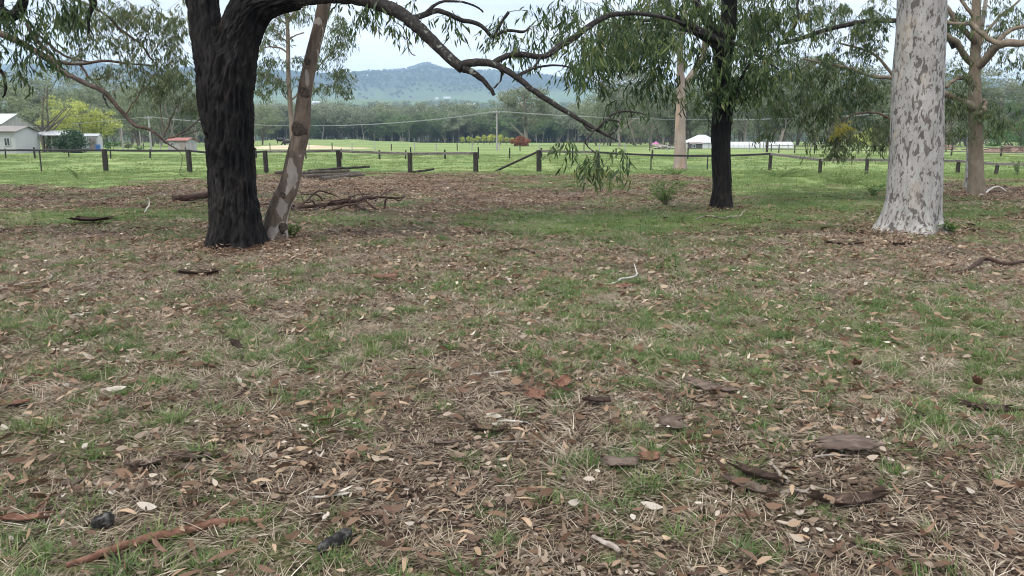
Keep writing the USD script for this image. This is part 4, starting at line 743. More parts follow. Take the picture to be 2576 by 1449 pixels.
def gum(seed, H, W, base=.35, clumps=26, cards=1700, size=.42, r=.02, lean=.04, crad=.12, sides=7, mult=1, flat=.75, limbs=5):
    """(trunk mesh, crown mesh) of a gum tree H tall and W wide standing at the origin"""
    rng = np.random.default_rng(seed); mb = MB()
    top = np.array([rng.normal(0, lean * H), rng.normal(0, lean * H), H * .8])
    stems = []
    for m in range(mult):
        e = top + (np.array([rng.normal(0, .16 * W), rng.normal(0, .16 * W), 0]) if mult > 1 else 0)
        P, R = curve([[0.05 * m, 0, -.3, r * H * (.8 if mult > 1 else 1.1)], [*(e * .28 + rng.normal(0, .012 * H, 3)), r * H * .8], [*(e * .6 + rng.normal(0, .02 * H, 3)), r * H * .55], [*e, r * H * .18]], 16)
        stems.append((P, R)); mb.add(*tube(P, R, sides))
    sk = [(P[int(16 * base * .8):], R[int(16 * base * .8):]) for P, R in stems]
    for k in range(limbs):
        P, R = stems[k % mult]; i = int(rng.uniform(base * .8, .75) * 15); a = rng.uniform(0, 6.28); l = W * rng.uniform(.22, .42)
        Q, S = curve([[*P[i], R[i] * .7], [*(P[i] + [math.cos(a) * l * .5, math.sin(a) * l * .5, l * .45]), R[i] * .5], [*(P[i] + [math.cos(a) * l, math.sin(a) * l, l * rng.uniform(.5, 1.2)]), R[i] * .2]], 9); mb.add(*tube(Q, S, 5)); sk.append((Q, S))
    q = rng.normal(size=(clumps, 3)); q *= rng.uniform(.45, 1, (clumps, 1)) / np.linalg.norm(q, axis=1, keepdims=True)
    zc, hz = H * (base + 1) / 2, H * (1 - base) / 2
    cent = np.array([top[0] * .7, top[1] * .7, zc]) + q * np.array([W / 2, W / 2, hz]) * (1 - crad)
    rad = H * crad * rng.uniform(.6, 1.35, clumps)
    tw, _ = grow(sk, cent - [0, 0, .02 * H], seed + 1, .004 * H, .0022 * H, .02, 4, pull=1.2); mb.add(*tw.arrays())
    return mb, leaf_cards(cent, rad, cards, size, rng, flat=flat)
def tree_thing(name, label, loc, args, mt, mc, group=None, cat="tree", rz=0.0):
    t = thing(name, label, cat, loc, group, rotz=rz); tr, cr = gum(**args)
    put("trunk", tr, mt, t, smooth=True, world=False); put("crown", cr, mc, t, world=False, kind="stuff"); return t
def base_at(px, py): g = GP(px, py); return np.array([g[0], g[1], 0.0])
def at_D(px, D): return np.array([(px - 1288) / FPX * (D * CP + .15), D, 0.0])

rng = np.random.default_rng(30)
# the single big paddock tree behind the power pole
tree_thing("paddock_gum_tree", "tall open crowned gum alone in the paddock beside the red shrub", at_D(1325, 185) * [1, 1, 1], dict(seed=301, H=17.2, W=16.5, base=.22, clumps=52, cards=7600, size=.48, r=.030, crad=.10, limbs=9), mat_fartrunk, mat_far2)
tree_thing("red_shrub", "rounded red and orange leaved shrub at the foot of the lone paddock gum", at_D(1310, 178), dict(seed=302, H=3.0, W=6.2, base=-.25, clumps=26, cards=3000, size=.30, r=.012, crad=.30), mat_fartrunk_dark, mat_red, cat="shrub")
# row of young trees
yt = tree_thing("young_tree", "small yellow-green young tree in the row before the forest", at_D(1165, 215), dict(seed=303, H=2.6, W=1.5, base=.3, clumps=8, cards=240, size=.3, r=.02, crad=.2), mat_fartrunk_dark, mat_yelgreen, "row of young trees before the forest")
yts = [(yt, 1165)]
for k, px in enumerate((1178, 1190, 1202, 1215, 1228, 1238, 1262, 1276, 1290, 1255)):
    yts.append((dup(yt, at_D(px + rng.normal(0, 2), 215 + rng.normal(0, 2)), rng.uniform(0, 6), rng.uniform(.75, 1.3)), px))
ranked(yts, [(1250, "the paddock power pole"), (1310, "the red shrub")], "small yellow-green young tree in the row, {rank} to the {side} of {mark}")

# forest prototypes: the first of each stands at the edge, the rest are copies
PROT = [dict(seed=311, H=17, W=13, base=.26, clumps=34, cards=2300, size=.66, r=.015, crad=.13), dict(seed=312, H=16, W=14, base=.20, clumps=40, cards=2600, size=.66, r=.014, crad=.13),
        dict(seed=313, H=19, W=11, base=.34, clumps=28, cards=1900, size=.64, r=.013, crad=.12), dict(seed=314, H=15, W=14, base=.16, clumps=40, cards=2700, size=.64, r=.016, crad=.14, mult=2),
        dict(seed=315, H=18, W=12, base=.30, clumps=30, cards=2000, size=.66, r=.014, crad=.12, mult=2), dict(seed=316, H=13, W=12, base=.10, clumps=36, cards=2500, size=.62, r=.013, crad=.15)]
MC = [mat_far, mat_far2, mat_far2, mat_far3, mat_far, mat_far3]
MT = [mat_fartrunk, mat_fartrunk_dark, mat_fartrunk, mat_fartrunk, mat_fartrunk_dark, mat_fartrunk_dark]
lab_c = "gum tree with pale trunk along the front of the forest across the paddock"
grp_c = "front trees of the forest across the paddock"
firsts = []; spots = [(720, 352), (860, 340), (1030, 345), (1120, 342), (1440, 345), (960, 338)]
for k, (px, D) in enumerate(spots): firsts.append(tree_thing("forest_gum_tree", lab_c, at_D(px, D), PROT[k], MT[k], MC[k], grp_c))
items_c = [(t, p[0]) for t, p in zip(firsts, spots)]
px = 560.0
while px < 1640:
    k = int(rng.integers(0, 6)); D = 345 + rng.normal(0, 6); sc = rng.uniform(.8, 1.08)
    items_c.append((dup(firsts[k], at_D(px, D), rng.uniform(0, 6.28), np.array([1.0, 1.0, 1.0]) * sc), px)); px += rng.uniform(13, 26)
ranked(items_c, [(630, "the black ironbark"), (755, "the leaning gum"), (854, "the log stack's fence post"), (1032, "the fence post after the stack"), (1250, "the paddock power pole"), (1325, "the lone paddock gum"), (1500, "the hanging leaf tuft"), (1711, "the forked gum")], "pale trunked forest gum, {rank} to the {side} of {mark}")
# behind them, one mass of wood going back up the slope
def wood(name, label, pts, protos, rng, mats_t, mats_c, sc=(.8, 1.15)):
    n = len(pts); ps, ms = [], []
    for k in protos:
        tr, cr = gum(**PROT[k] | dict(seed=400 + k)); ps += [tr, cr]; ms += [mats_t[k], mats_c[k]]
    a = rng.uniform(0, 6.28, n); s = rng.uniform(*sc, n); idx = rng.integers(0, len(protos), n)
    return instancer(None, name, ps, np.vstack([pts, pts]), np.vstack([qz(a)] * 2), np.r_[s, s], np.r_[idx * 2, idx * 2 + 1], ms, label, "stuff", "forest")
pts = []
for _ in range(900):
    D = rng.uniform(352, 470); x = rng.uniform(-170, 95) * D / 350; pts.append([x, D, max(0, float(hill_z(np.array(x), np.array(D)))) if D > 430 else 0])
wood("forest", "grey-green gum forest massed behind the front trees across the paddock", np.array(pts), (0, 1, 2, 3, 5), rng, MT, MC)
pts = []
for _ in range(1900):
    D = rng.uniform(560, 1600); x = rng.uniform(-.62, .62) * D
    if wood_of(np.array(x), np.array(D)) > rng.uniform(.25, .75): pts.append([x, D, float(hill_z(np.array(x), np.array(D))) - .5])
wood("valley_woodland", "blue-green woodland belts on the rising ground below the hills", np.array(pts), (1, 3, 5), rng, MT, MC, (.8, 1.3))
# trees on the range: simple crowns, thousands
pts = []
for _ in range(24000):
    D = rng.uniform(2500, 4740); x = rng.uniform(-.62, .62) * D
    if wood_of(np.array(x), np.array(D)) > rng.uniform(.3, 1.0): pts.append([x, D, float(hill_z(np.array(x), np.array(D))) - 1])
pts = np.array(pts); tr, cr = gum(seed=450, H=9, W=10, base=.05, clumps=14, cards=150, size=2.6, r=.02, crad=.2); tr2, cr2 = gum(seed=451, H=12, W=9, base=.1, clumps=14, cards=150, size=2.6, r=.02, crad=.2)
instancer(None, "hill_woodland", [cr, cr2], pts, qz(rng.uniform(0, 6.28, len(pts))), rng.uniform(.7, 1.35, len(pts)), rng.integers(0, 2, len(pts)), mat_dkgreen, "dark woodland covering the upper slopes of the range", "stuff", "woodland")

# taller nearer woods: left behind the sheds, right behind the tents
PR2 = [dict(seed=321, H=20, W=13, base=.20, clumps=52, cards=5600, size=.46, r=.014, crad=.11, limbs=8), dict(seed=322, H=18, W=14, base=.14, clumps=56, cards=6000, size=.46, r=.015, crad=.11, limbs=9),
       dict(seed=323, H=22, W=12, base=.28, clumps=46, cards=5000, size=.46, r=.013, crad=.10, limbs=8, mult=2), dict(seed=324, H=16, W=14, base=.08, clumps=58, cards=6200, size=.44, r=.015, crad=.12, limbs=8, mult=2)]
MC2 = [mat_far2, mat_far, mat_far2, mat_far]; MT2 = [mat_fartrunk, mat_fartrunk_dark, mat_fartrunk, mat_fartrunk_dark]
lab_r = "tall pale trunked gum in the wood behind the white tent and greenhouse"; grp_r = "gums of the right hand wood"
lab_l = "tall grey-green gum in the wood behind the white shed and tank"; grp_l = "gums of the wood behind the sheds"
fr, fl_ = [], []
for k, (px, D) in enumerate(((1560, 165), (1790, 168), (1960, 172), (2210, 170))): fr.append(tree_thing("tall_gum_tree", lab_r, at_D(px, D), PR2[k], MT2[k], MC2[k], grp_r))
items_r = [(t, p) for t, p in zip(fr, (1560, 1790, 1960, 2210))]
for px, D, k, s in ((1500, 190, 1, .72), (1535, 185, 3, .8), (1600, 178, 2, .85), (1640, 172, 0, .86), (1690, 180, 1, .85), (1735, 175, 3, .95), (1830, 178, 2, .95), (1868, 172, 0, .95), (1905, 185, 1, .98), (1940, 178, 3, .95), (2005, 185, 2, 1.0), (2045, 172, 1, 1.0), (2090, 178, 0, 1.0), (2135, 180, 3, .9), (2170, 175, 2, .9), (2250, 178, 1, 1.0), (2330, 182, 2, 1.0), (2385, 176, 0, .95), (2430, 180, 1, .9), (2480, 178, 2, .85), (2530, 182, 0, .85), (2580, 176, 1, .85), (2640, 180, 2, .9)):
    items_r.append((dup(fr[k], at_D(px, D), rng.uniform(0, 6.28), s * rng.uniform(.94, 1.06)), px))
ranked(items_r, [(1500, "the hanging leaf tuft"), (1711, "the forked gum"), (1763, "the marquee"), (1915, "the greenhouse"), (2110, "the yellow tipped bough"), (2300, "the mottled trunk"), (2455, "the spreading gum")], "tall pale gum in the right wood, {rank} to the {side} of {mark}")
for k, (px, D) in enumerate(((300, 165), (215, 172), (430, 168), (350, 160))):
    fl_.append(dup(fr[k], at_D(px, D), rng.uniform(0, 6.28), (.85, .8, .75, .85)[k], lab_l, None, grp_l))
items_l = [(t, p) for t, p in zip(fl_, (300, 215, 430, 350))]
for px, D, k, s in ((-120, 175, 0, .9), (-70, 170, 1, .9), (-20, 180, 2, .85), (25, 172, 3, 1.0), (70, 178, 0, .85), (150, 182, 1, .85), (185, 190, 2, .8), (250, 180, 0, .8), (270, 186, 3, .9), (330, 190, 2, .7), (385, 178, 1, .8), (405, 190, 0, .75), (455, 184, 3, .9), (490, 172, 0, .7), (515, 185, 1, .78), (545, 190, 2, .65), (580, 200, 3, .8), (620, 205, 0, .62), (660, 215, 3, .75)):
    items_l.append((dup(fr[k], at_D(px, D), rng.uniform(0, 6.28), s * rng.uniform(.94, 1.06), lab_l, None, grp_l), px))
ranked(items_l, [(53, "the white shed"), (108, "the bare stemmed tree"), (195, "the yellow-green tree"), (309, "the garden pole"), (380, "the pale power pole"), (447, "the red roofed shed"), (580, "the black ironbark")], "grey-green gum in the wood at left, {rank} to the {side} of {mark}")
def wood2(name, label, pts, rng, sc):
    n = len(pts); ps, ms = [], []
    for k in (1, 3):
        tr, cr = gum(**PR2[k] | dict(seed=480 + k, cards=1800, size=.55)); ps += [tr, cr]; ms += [MT2[k], (mat_far, mat_far)[k % 2]]
    a = rng.uniform(0, 6.28, n); s = rng.uniform(*sc, n); idx = rng.integers(0, 2, n)
    instancer(None, name, ps, np.vstack([pts, pts]), np.vstack([qz(a)] * 2), np.r_[s, s], np.r_[idx * 2, idx * 2 + 1], ms, label, "stuff", "forest")
wood2("right_forest", "dim mass of gums filling in behind the right hand wood", np.array([[rng.uniform(.09, .80) * d, d, 0] for d in rng.uniform(195, 330, 150)]), rng, (.7, 1.0))
wood2("left_forest", "dim mass of gums filling in behind the wood and sheds at left", np.array([[rng.uniform(-.82, -.36) * d, d, 0] for d in rng.uniform(200, 330, 120)]), rng, (.6, .95))

# particular trees and bushes around the sheds
tree_thing("bare_stemmed_tree", "open grey-green tree with bare forked stems beside the white shed", at_D(108, 98), dict(seed=331, H=11.5, W=9, base=.25, clumps=34, cards=3000, size=.26, r=.018, crad=.10, mult=2, limbs=8), mat_fartrunk_dark, mat_far)
tree_thing("yellow_green_tree", "bright yellow-green tree behind the bare stemmed tree, left of the taller pair", at_D(150, 112), dict(seed=332, H=7.8, W=6.0, base=.15, clumps=26, cards=2600, size=.30, r=.02, crad=.15), mat_fartrunk_dark, mat_yelgreen)
tree_thing("yellow_green_tree", "widest yellow-green tree, above the dark bush and tank", at_D(205, 116), dict(seed=333, H=7.6, W=6.6, base=.15, clumps=28, cards=2800, size=.30, r=.02, crad=.15), mat_fartrunk_dark, mat_yelgreen)
tree_thing("yellow_green_tree", "yellow-green tree at the right of the three, over the small white shed", at_D(258, 118), dict(seed=334, H=6.6, W=5.2, base=.2, clumps=24, cards=2200, size=.28, r=.02, crad=.15), mat_fartrunk_dark, mat_yelgreen)
tree_thing("dark_bush", "rounded dark green bush between the carport and the water tank", at_D(185, 92), dict(seed=335, H=3.1, W=5.6, base=-.25, clumps=30, cards=4200, size=.25, r=.012, crad=.30), mat_fartrunk_dark, mat_dkgreen, cat="bush")
tree_thing("garden_shrub", "mid green shrub near the red roofed shed's garden", at_D(285, 108), dict(seed=336, H=1.8, W=2.6, base=.02, clumps=12, cards=800, size=.2, r=.02, crad=.25), mat_fartrunk_dark, mat_dense, cat="shrub")
tree_thing("pale_shrub", "pale grey garden shrub beside the spiky plant", at_D(322, 112), dict(seed=337, H=1.6, W=1.9, base=.02, clumps=10, cards=600, size=.2, r=.02, crad=.25), mat_fartrunk_dark, mat_far2, cat="shrub")
tree_thing("dense_green_tree", "dense rounded mid green tree at the far right edge", at_D(2565, 100), dict(seed=338, H=6.8, W=10.0, base=-.1, clumps=44, cards=6500, size=.26, r=.02, crad=.15), mat_fartrunk_dark, mat_dense)
tree_thing("lime_shrub", "lime green bush low behind the yellow tipped bough", at_D(2180, 88), dict(seed=339, H=2.9, W=3.4, base=.05, clumps=14, cards=1200, size=.24, r=.02, crad=.22), mat_fartrunk_dark, mat_yelgreen, cat="bush")
# spiky garden plant
g = at_D(350, 110); sp = thing("spiky_garden_plant", "big spiky rosette plant in the garden by the far pole", "plant", g)
for k in range(34):
    a, e = rng.uniform(0, 6.28), rng.uniform(.15, 1.2); L = rng.uniform(1.2, 1.9); t = np.linspace(0, 1, 5)[:, None]
    d = np.array([math.cos(a) * math.cos(e), math.sin(a) * math.cos(e), math.sin(e)]); s = np.array([-math.sin(a), math.cos(a), 0]); P = d * L * t - np.array([0, 0, .5]) * t ** 2 * L * .5; w = .09 * (1 - t ** 2) + .004
    v = np.vstack([P + s * w, P - s * w]); put("leaf", (v, np.array([[q, q + 1, q + 6, q + 5] for q in range(4)])), mat_far3, sp, world=False)

# ------------------------------------------------------------------ buildings
def prism_roof(mb, x0, x1, y0, y1, z0, z1, t=.06, over=.3):
    """low gable roof, ridge along x"""
    ym = (y0 + y1) / 2
    for s, (ya, yb) in ((0, (y0 - over, ym)), (1, (y1 + over, ym))):
        v = [[x0 - over, ya, z0 - .05], [x1 + over, ya, z0 - .05], [x1 + over, yb, z1], [x0 - over, yb, z1]]
        v = np.array(v + [[a, b, c + t] for a, b, c in v]); mb.add(v, [[0, 1, 2, 3][::-1], [4, 5, 6, 7], [0, 1, 5, 4], [1, 2, 6, 5], [2, 3, 7, 6], [3, 0, 4, 7]])
    return mb
def gable_walls(x0, x1, y0, y1, h, hr):
    ym = (y0 + y1) / 2; v = np.array([[x0, y0, -.3], [x1, y0, -.3], [x1, y1, -.3], [x0, y1, -.3], [x0, y0, h], [x1, y0, h], [x1, y1, h], [x0, y1, h], [x0, ym, hr], [x1, ym, hr]])
    f = [[0, 1, 5], [0, 5, 4], [2, 3, 7], [2, 7, 6], [1, 2, 6], [1, 6, 5], [5, 6, 9], [3, 0, 4], [3, 4, 7], [7, 4, 8], [4, 5, 9], [4, 9, 8], [6, 7, 8], [6, 8, 9]]
    return v, np.array(f)
def building(name, label, loc, rz, w, d, h, hr, mw, mr, wins=(), door=None, over=.3, cat="shed"):
    t = thing(name, label, cat, loc, rotz=rz)
    put("wall", gable_walls(-w / 2, w / 2, 0, d, h, hr), mw, t, world=False)
    rb = prism_roof(MB(), -w / 2, w / 2, 0, d, h + .02, hr + .02, over=over); put("roof", rb, mr, t, world=False)
    for (x, z, ww, hh) in wins:
        wv = MB()
        for cx, cz, sx, sz in ((x, z + hh / 2, ww + .1, .06), (x, z - hh / 2, ww + .1, .06), (x - ww / 2, z, .06, hh), (x + ww / 2, z, .06, hh), (x, z, .04, hh - .06)): wv.box((cx, -.03, cz), (sx, .08, sz))
        fr_ = put("window", wv, mat_roofsilver, t, world=False); put("pane", MB().box((x, -.012, z), (ww - .06, .03, hh - .06)), mat_glass, fr_, world=False)
    if door:
        x, ww, hh = door; put("door", MB().box((x, -.02, hh / 2), (ww, .06, hh)), mat_roofgrey, t, world=False)
    nrib = int(w / .76)
    for k in range(1, nrib): pass
    return t
L0 = at_D(53, 88)
building("white_shed", "long white metal shed with brown-grey roof and two small windows, at the left edge", L0 + [-4.3, 0, 0], .22, 6.6, 7.5, 2.45, 3.05, mat_white, mat_roofgrey, [(1.2, 1.15, .62, .95), (2.5, 1.3, .55, .85)])
c_ = at_D(132, 96); cp = thing("carport", "low carport with silver sheet roof between the white shed and the dark bush", "carport", c_, rotz=.1)
for x in (-1.9, 0, 1.9):
    for y in (0, 3): put("post", MB().box((x, y, 1.0), (.1, .1, 2.2)), mat_pole, cp, world=False)
put("roof", MB().add(np.array([[-2.2, -.3, 2.05], [2.2, -.3, 2.0], [2.2, 3.3, 2.55], [-2.2, 3.3, 2.6], [-2.2, -.3, 2.13], [2.2, -.3, 2.08], [2.2, 3.3, 2.63], [-2.2, 3.3, 2.68]]), [[3, 2, 1, 0], [4, 5, 6, 7], [0, 1, 5, 4], [1, 2, 6, 5], [2, 3, 7, 6], [3, 0, 4, 7]]), mat_roofsilver, cp, world=False)
put("back_wall", MB().box((0, 3.1, 1.1), (4.1, .08, 2.5)), mat_pole, cp, world=False)
building("farmhouse", "pale roofed house higher up behind the white shed at the left edge", at_D(-10, 150) + [-3, 0, 0], -.15, 10, 8, 4.4, 6.4, mat_pole, mat_roofsilver, [(2.0, 2.6, 1.2, 1.0), (-1.5, 2.6, 1.2, 1.0)], cat="house")
building("small_shed", "small white garden shed beside the water tank", at_D(228, 104), .12, 1.9, 1.6, 2.0, 2.25, mat_white, mat_roofsilver, [], (.3, .8, 1.7), over=.12)
tk = thing("water_tank", "white round water tank left of the small garden shed", "tank", at_D(206, 104))
cyl = trimesh.creation.cylinder(.95, 1.7, sections=36); cyl.apply_translation((0, 0, .85)); put("tank_wall", (cyl.vertices, cyl.faces), mat_white, tk, smooth=30, world=False)
cone = trimesh.creation.cone(.98, .28, sections=36); cone.apply_translation((0, 0, 1.72)); put("lid", (cone.vertices, cone.faces), mat_roofsilver, tk, smooth=30, world=False)
dr = thing("blue_drum", "blue plastic drum beside the small white garden shed", "drum", at_D(246, 103)); cy = trimesh.creation.cylinder(.3, .9, sections=24); cy.apply_translation((0, 0, .45)); put("drum_body", (cy.vertices, cy.faces), mat_drum, dr, smooth=30, world=False)
for z in (.3, .6):
    rg = trimesh.creation.annulus(.29, .325, .05, sections=24); rg.apply_translation((0, 0, z)); put("hoop", (rg.vertices, rg.faces), mat_drum, dr, smooth=30, world=False)
building("red_roofed_shed", "small pale shed with rusty red roof by the sweeping limb's tip", at_D(446, 103), -.15, 2.7, 2.4, 1.4, 1.72, mat_pole, mat_roofred, [(-.7, .95, .5, .4)], (.8, .8, 1.5), over=.2)
# white tent
tb = thing("white_marquee", "white peaked marquee in the right hand distance, behind the forked gum", "tent", at_D(1763, 138))
w = 2.75; h = 1.0; pk = 2.35
v = np.array([[-w, -2, 0], [w, -2, 0], [w, 2.4, 0], [-w, 2.4, 0], [-w, -2, h], [w, -2, h], [w, 2.4, h], [-w, 2.4, h]]); put("side_wall", (v, np.array([[0, 1, 5, 4], [1, 2, 6, 5], [2, 3, 7, 6], [3, 0, 4, 7]])), mat_whiteb, tb, world=False)
v = np.array([[-w - .2, -2.2, h], [w + .2, -2.2, h], [w + .2, 2.6, h], [-w - .2, 2.6, h], [-.5, 0, pk], [.7, 0, pk]])
for f in ([0, 1, 5], [0, 5, 4], [1, 2, 5], [2, 3, 4], [2, 4, 5], [3, 0, 4]): pass
put("canopy", (v, np.array([[0, 1, 5], [0, 5, 4], [1, 2, 5], [2, 3, 4], [2, 4, 5], [3, 0, 4]])), mat_whiteb, tb, world=False)
for x in (-w, -.9, .9, w): put("pole", MB().box((x, -2.03, h / 2), (.08, .08, h)), mat_pole, tb, world=False)
sh = building("dark_shed", "small dark open shed in front of the white marquee", at_D(1752, 131), .05, 2.1, 1.6, .85, 1.05, mat_darkshed, mat_roofgrey, [(-.45, .45, .6, .5)], over=.1)
gh = thing("greenhouse", "long low white greenhouse right of the marquee", "greenhouse", at_D(1914, 132), rotz=-.04)
a = np.linspace(0, math.pi, 13); prof = np.stack([1.6 * np.cos(a), 1.05 * np.sin(a) ** .8 + .1], 1); nseg = 12; xs_ = np.linspace(-5.5, 5.5, nseg + 1)
for k in range(nseg):
    v = np.vstack([[[xs_[q], 1.6 + p[0], p[1]] for p in prof] for q in (k, k + 1)]); put("panel", (v, np.array([[q, q + 1, q + 14, q + 13] for q in range(12)])), mat_whiteb, gh, smooth=True, world=False)
for x in xs_: put("hoop", tube(np.array([[x, 1.6 + p[0] * 1.012, p[1] + .012] for p in prof]), .03, 5), mat_pole, gh, smooth=True, world=False)
put("end_wall", MB().add(np.array([[-5.48, 1.6 + p[0] * .99, p[1] * .99] for p in prof]), np.array([[0, k, k + 1] for k in range(1, 12)])), mat_whiteb, gh, world=False)
# brushwood heap with a pink tarpaulin, rubble heaps
bp = thing("brushwood_heap", "heap of bleached cut timber beside the forked gum's trunk, far off", "heap", at_D(1672, 128))
for k in range(46):
    a = rng.uniform(-.5, .5) + (0 if rng.uniform() < .7 else 1.2); L = rng.uniform(.9, 2.4); c = np.array([rng.normal(0, 1.1), rng.normal(0, .6), 0]); c[2] = max(.08, rng.uniform(.05, .85) * (1 - abs(c[0]) / 3)); e = rng.normal(0, .22)
    d = np.array([math.cos(a) * math.cos(e), math.sin(a), math.sin(e)]) * L / 2; put("branch", tube(np.array([c - d, c + rng.normal(0, .05, 3), c + d]), [.06, .05, .035], 6), mat_stick_white if k % 3 else mat_log, bp, smooth=True, world=False)
tp = at_D(1650, 129); tarp = thing("pink_tarpaulin", "crumpled pink tarpaulin on top of the far timber heap", "tarpaulin", tp + [0, 0, .75]); v, f = mound(0, 0, .75, .5, .42, 51, 10); put("sheet", (v, f), mat_pinktarp, tarp, smooth=True, world=False)
for px, D, rx, h, lab in ((2352, 120, 3.6, 1.3, "red-brown rubble heap seen between the two right hand trunks"), (2545, 92, 4.2, .75, "low red-brown rubble heap before the dense tree at the right edge")):
    c = at_D(px, D); hp = thing("rubble_heap", lab, "heap", c); v, f = mound(0, 0, rx, rx * .6, h, 52 + px, 30); v[:, 2] += .18 * (meshkit.fbm(v / .35, 3, 9) - .5) * (v[:, 2] > .05); put("mound", (v, f), mat_rubble, hp, world=False)
    for k in range(60):
        q = rng.normal(0, .45, 2) * [rx, rx * .6]; z = h * max(0, 1 - (q[0] / rx) ** 2 - (q[1] / rx / .6) ** 2) ** 1.3 * .9
        put("brick", MB().box((q[0], q[1], z + .06), (.4 * rng.uniform(.6, 1.3), .25, .18), rng.uniform(0, 3)), mat_rubble, hp, world=False)
# houses on the far slopes
for k, (px, py, D, w_, lab) in enumerate(((1126, 250, 2600, 22, "long white house on the far slope under the knoll"), (925, 226, 3200, 16, "tiny white house high on the far slope at left"), (878, 250, 2400, 18, "white roofed house low on the far slope, leftmost"), (1100, 252, 2500, 10, "small white outbuilding left of the long far house"), (798, 262, 1500, 14, "white farm building among the far trees behind the leaning gum"), (1185, 268, 1350, 14, "white roof showing among the valley trees"))):
    c = at_D(px, D); zz = float(hill_z(np.array(c[0]), np.array(c[1]))); zt = max(zz, EYE + (HZN - py) / FPX * D - 4.5)
    building("far_house", lab, (c[0], c[1], zt), rng.uniform(-.2, .2), w_, 10, 4.6, 7.0, mat_whiteb, mat_whiteb, [(-w_ * .2, 2, 2, 1.5), (w_ * .2, 2, 2, 1.5)], cat="house")

# ------------------------------------------------------------------ fences, poles, wires
rng = np.random.default_rng(50)
def post(parent, p, h, r, mat, lean=(0, 0), n=10, name="post"):
    z = np.array([-.15, .15, h * .5, h - .015, h]); P = np.stack([p[0] + lean[0] * z, p[1] + lean[1] * z, p[2] + z], 1); R = r * np.array([1.03, 1.0, .98, .97, .82])
    put(name, tube(P, R * rng.uniform(.95, 1.05, 5), n, disp=rough(.05, .12, int(rng.integers(99)))), mat, parent, smooth=35)
fence = thing("post_and_rail_fence", "weathered post and rail fence across the view, with sagging rails and an open gap", "fence", (0, 36, 0))
FP = [(-190, 374, 432), (52, 374, 432), (267, 374, 432), (478, 375, 433), (670, 377, 433), (854, 376, 432), (1032, 382, 434), (1197, 381, 432), (1356, 376, 433), (1502, 379, 431), (1936, 383, 428), (2062, 397, 438), (2179, 397, 443), (2300, 399, 438), (2409, 400, 435), (2504, 407, 441), (2610, 408, 444)]
tops = {}
for k, (px, yt_, yb) in enumerate(FP):
    g = GP(px, yb); b = on(g[0], g[1]); D = g[1]
    zt = EYE + (HZN - yt_) / FPX * D * 1.02
    if px in (52,): tops[px] = np.array([b[0], b[1], zt]); continue
    post(fence, b, zt - b[2], (6.4 if px < 1900 else 4.6) * mpp(D), mat_post, (.10 if px == 2504 else rng.normal(0, .012), 0)); tops[px] = np.array([b[0], b[1], zt])
def rail(a, b, sag, w, hgt_, mat, dz=-.07, name="rail", dark=False, front=.0):
    pa, pb = tops[a] + [0, front, dz], tops[b] + [0, front, dz]; t = np.linspace(0, 1, 14)[:, None]; P = pa + (pb - pa) * t; P[:, 2] -= sag * 4 * (t * (1 - t))[:, 0] * 1.0
    P[:, 2] += .012 * (meshkit.noise(np.stack([t[:, 0] * 5, t[:, 0] * 0 + a, t[:, 0] * 0], -1), 3) - .5)
    d = (pb - pa) / np.linalg.norm(pb - pa); s = np.array([-d[1], d[0], 0]); u = np.array([0, 0, 1.0]); q = [(-1, -1), (1, -1), (1, .7), (.5, 1), (-.5, 1), (-1, .7)]
    v = np.vstack([p + s * w / 2 * x + u * hgt_ / 2 * y for p in P for x, y in q]).reshape(-1, 3); n = 6
    i, j = np.meshgrid(np.arange(13), np.arange(n), indexing="ij"); k = (j + 1) % n
    f = np.stack([i * n + j, i * n + k, (i + 1) * n + k, (i + 1) * n + j], -1).reshape(-1, 4); f = np.vstack([f[:, [0, 1, 2]], f[:, [0, 2, 3]], [[0, q_ + 1, q_] for q_ in range(1, 5)], [[78, 78 + q_, 79 + q_] for q_ in range(1, 5)]])
    put(name, (v, f), mat, fence)
for a, b, sag, m in ((-190, 52, .02, mat_rail_dark), (52, 267, .015, mat_rail_dark), (267, 478, .02, mat_rail_dark), (478, 670, .10, mat_rail_dark), (670, 854, .01, mat_rail), (854, 1032, .01, mat_rail), (1032, 1197, .01, mat_rail), (1356, 1502, .01, mat_rail), (1502, 1936, .14, mat_rail_dark), (1936, 2062, .0, mat_rail), (2062, 2179, .0, mat_rail), (2179, 2300, 0, mat_rail), (2300, 2409, 0, mat_rail), (2409, 2504, 0, mat_rail), (2504, 2610, .0, mat_rail)):
    rail(a, b, sag, .09, .125 if m is mat_rail else .10, m, dz=-.045)
g0, g1 = GP(1245, 433), tops[1356]; P = np.array([on(g0[0], g0[1], .03), (on(g0[0], g0[1], .03) + g1) / 2 - [0, 0, .02], g1 - [0.1, .0, .09]]); put("brace", tube(P, .055, 8), mat_post, fence, smooth=True)
for px, yt_, yb in ((105, 379, 432), (1637, 386, 428), (1779, 388, 426)):
    g = GP(px, yb); b = on(g[0], g[1]); post(fence, b, EYE + (HZN - yt_) / FPX * g[1] - b[2], .035, mat_steel, name="steel_picket")
def wire_run(parent, pts, r, mat, sag=0.0, name="wire"):
    P = [];
    for a, b in zip(pts[:-1], pts[1:]):
        t = np.linspace(0, 1, 17)[:-1, None]; q = a + (b - a) * t; q[:, 2] -= sag * 4 * (t * (1 - t))[:, 0]; P.append(q)
    P = np.vstack(P + [pts[-1:]]); put(name, tube(P, r, 4), mat, parent, smooth=True)
for h in (.35, .7): wire_run(fence, np.array([tops[k] * [1, 1, 0] + [0, 0, h] for k in (-190, 267, 478, 670, 854, 1032, 1197)]), .003, mat_steel)
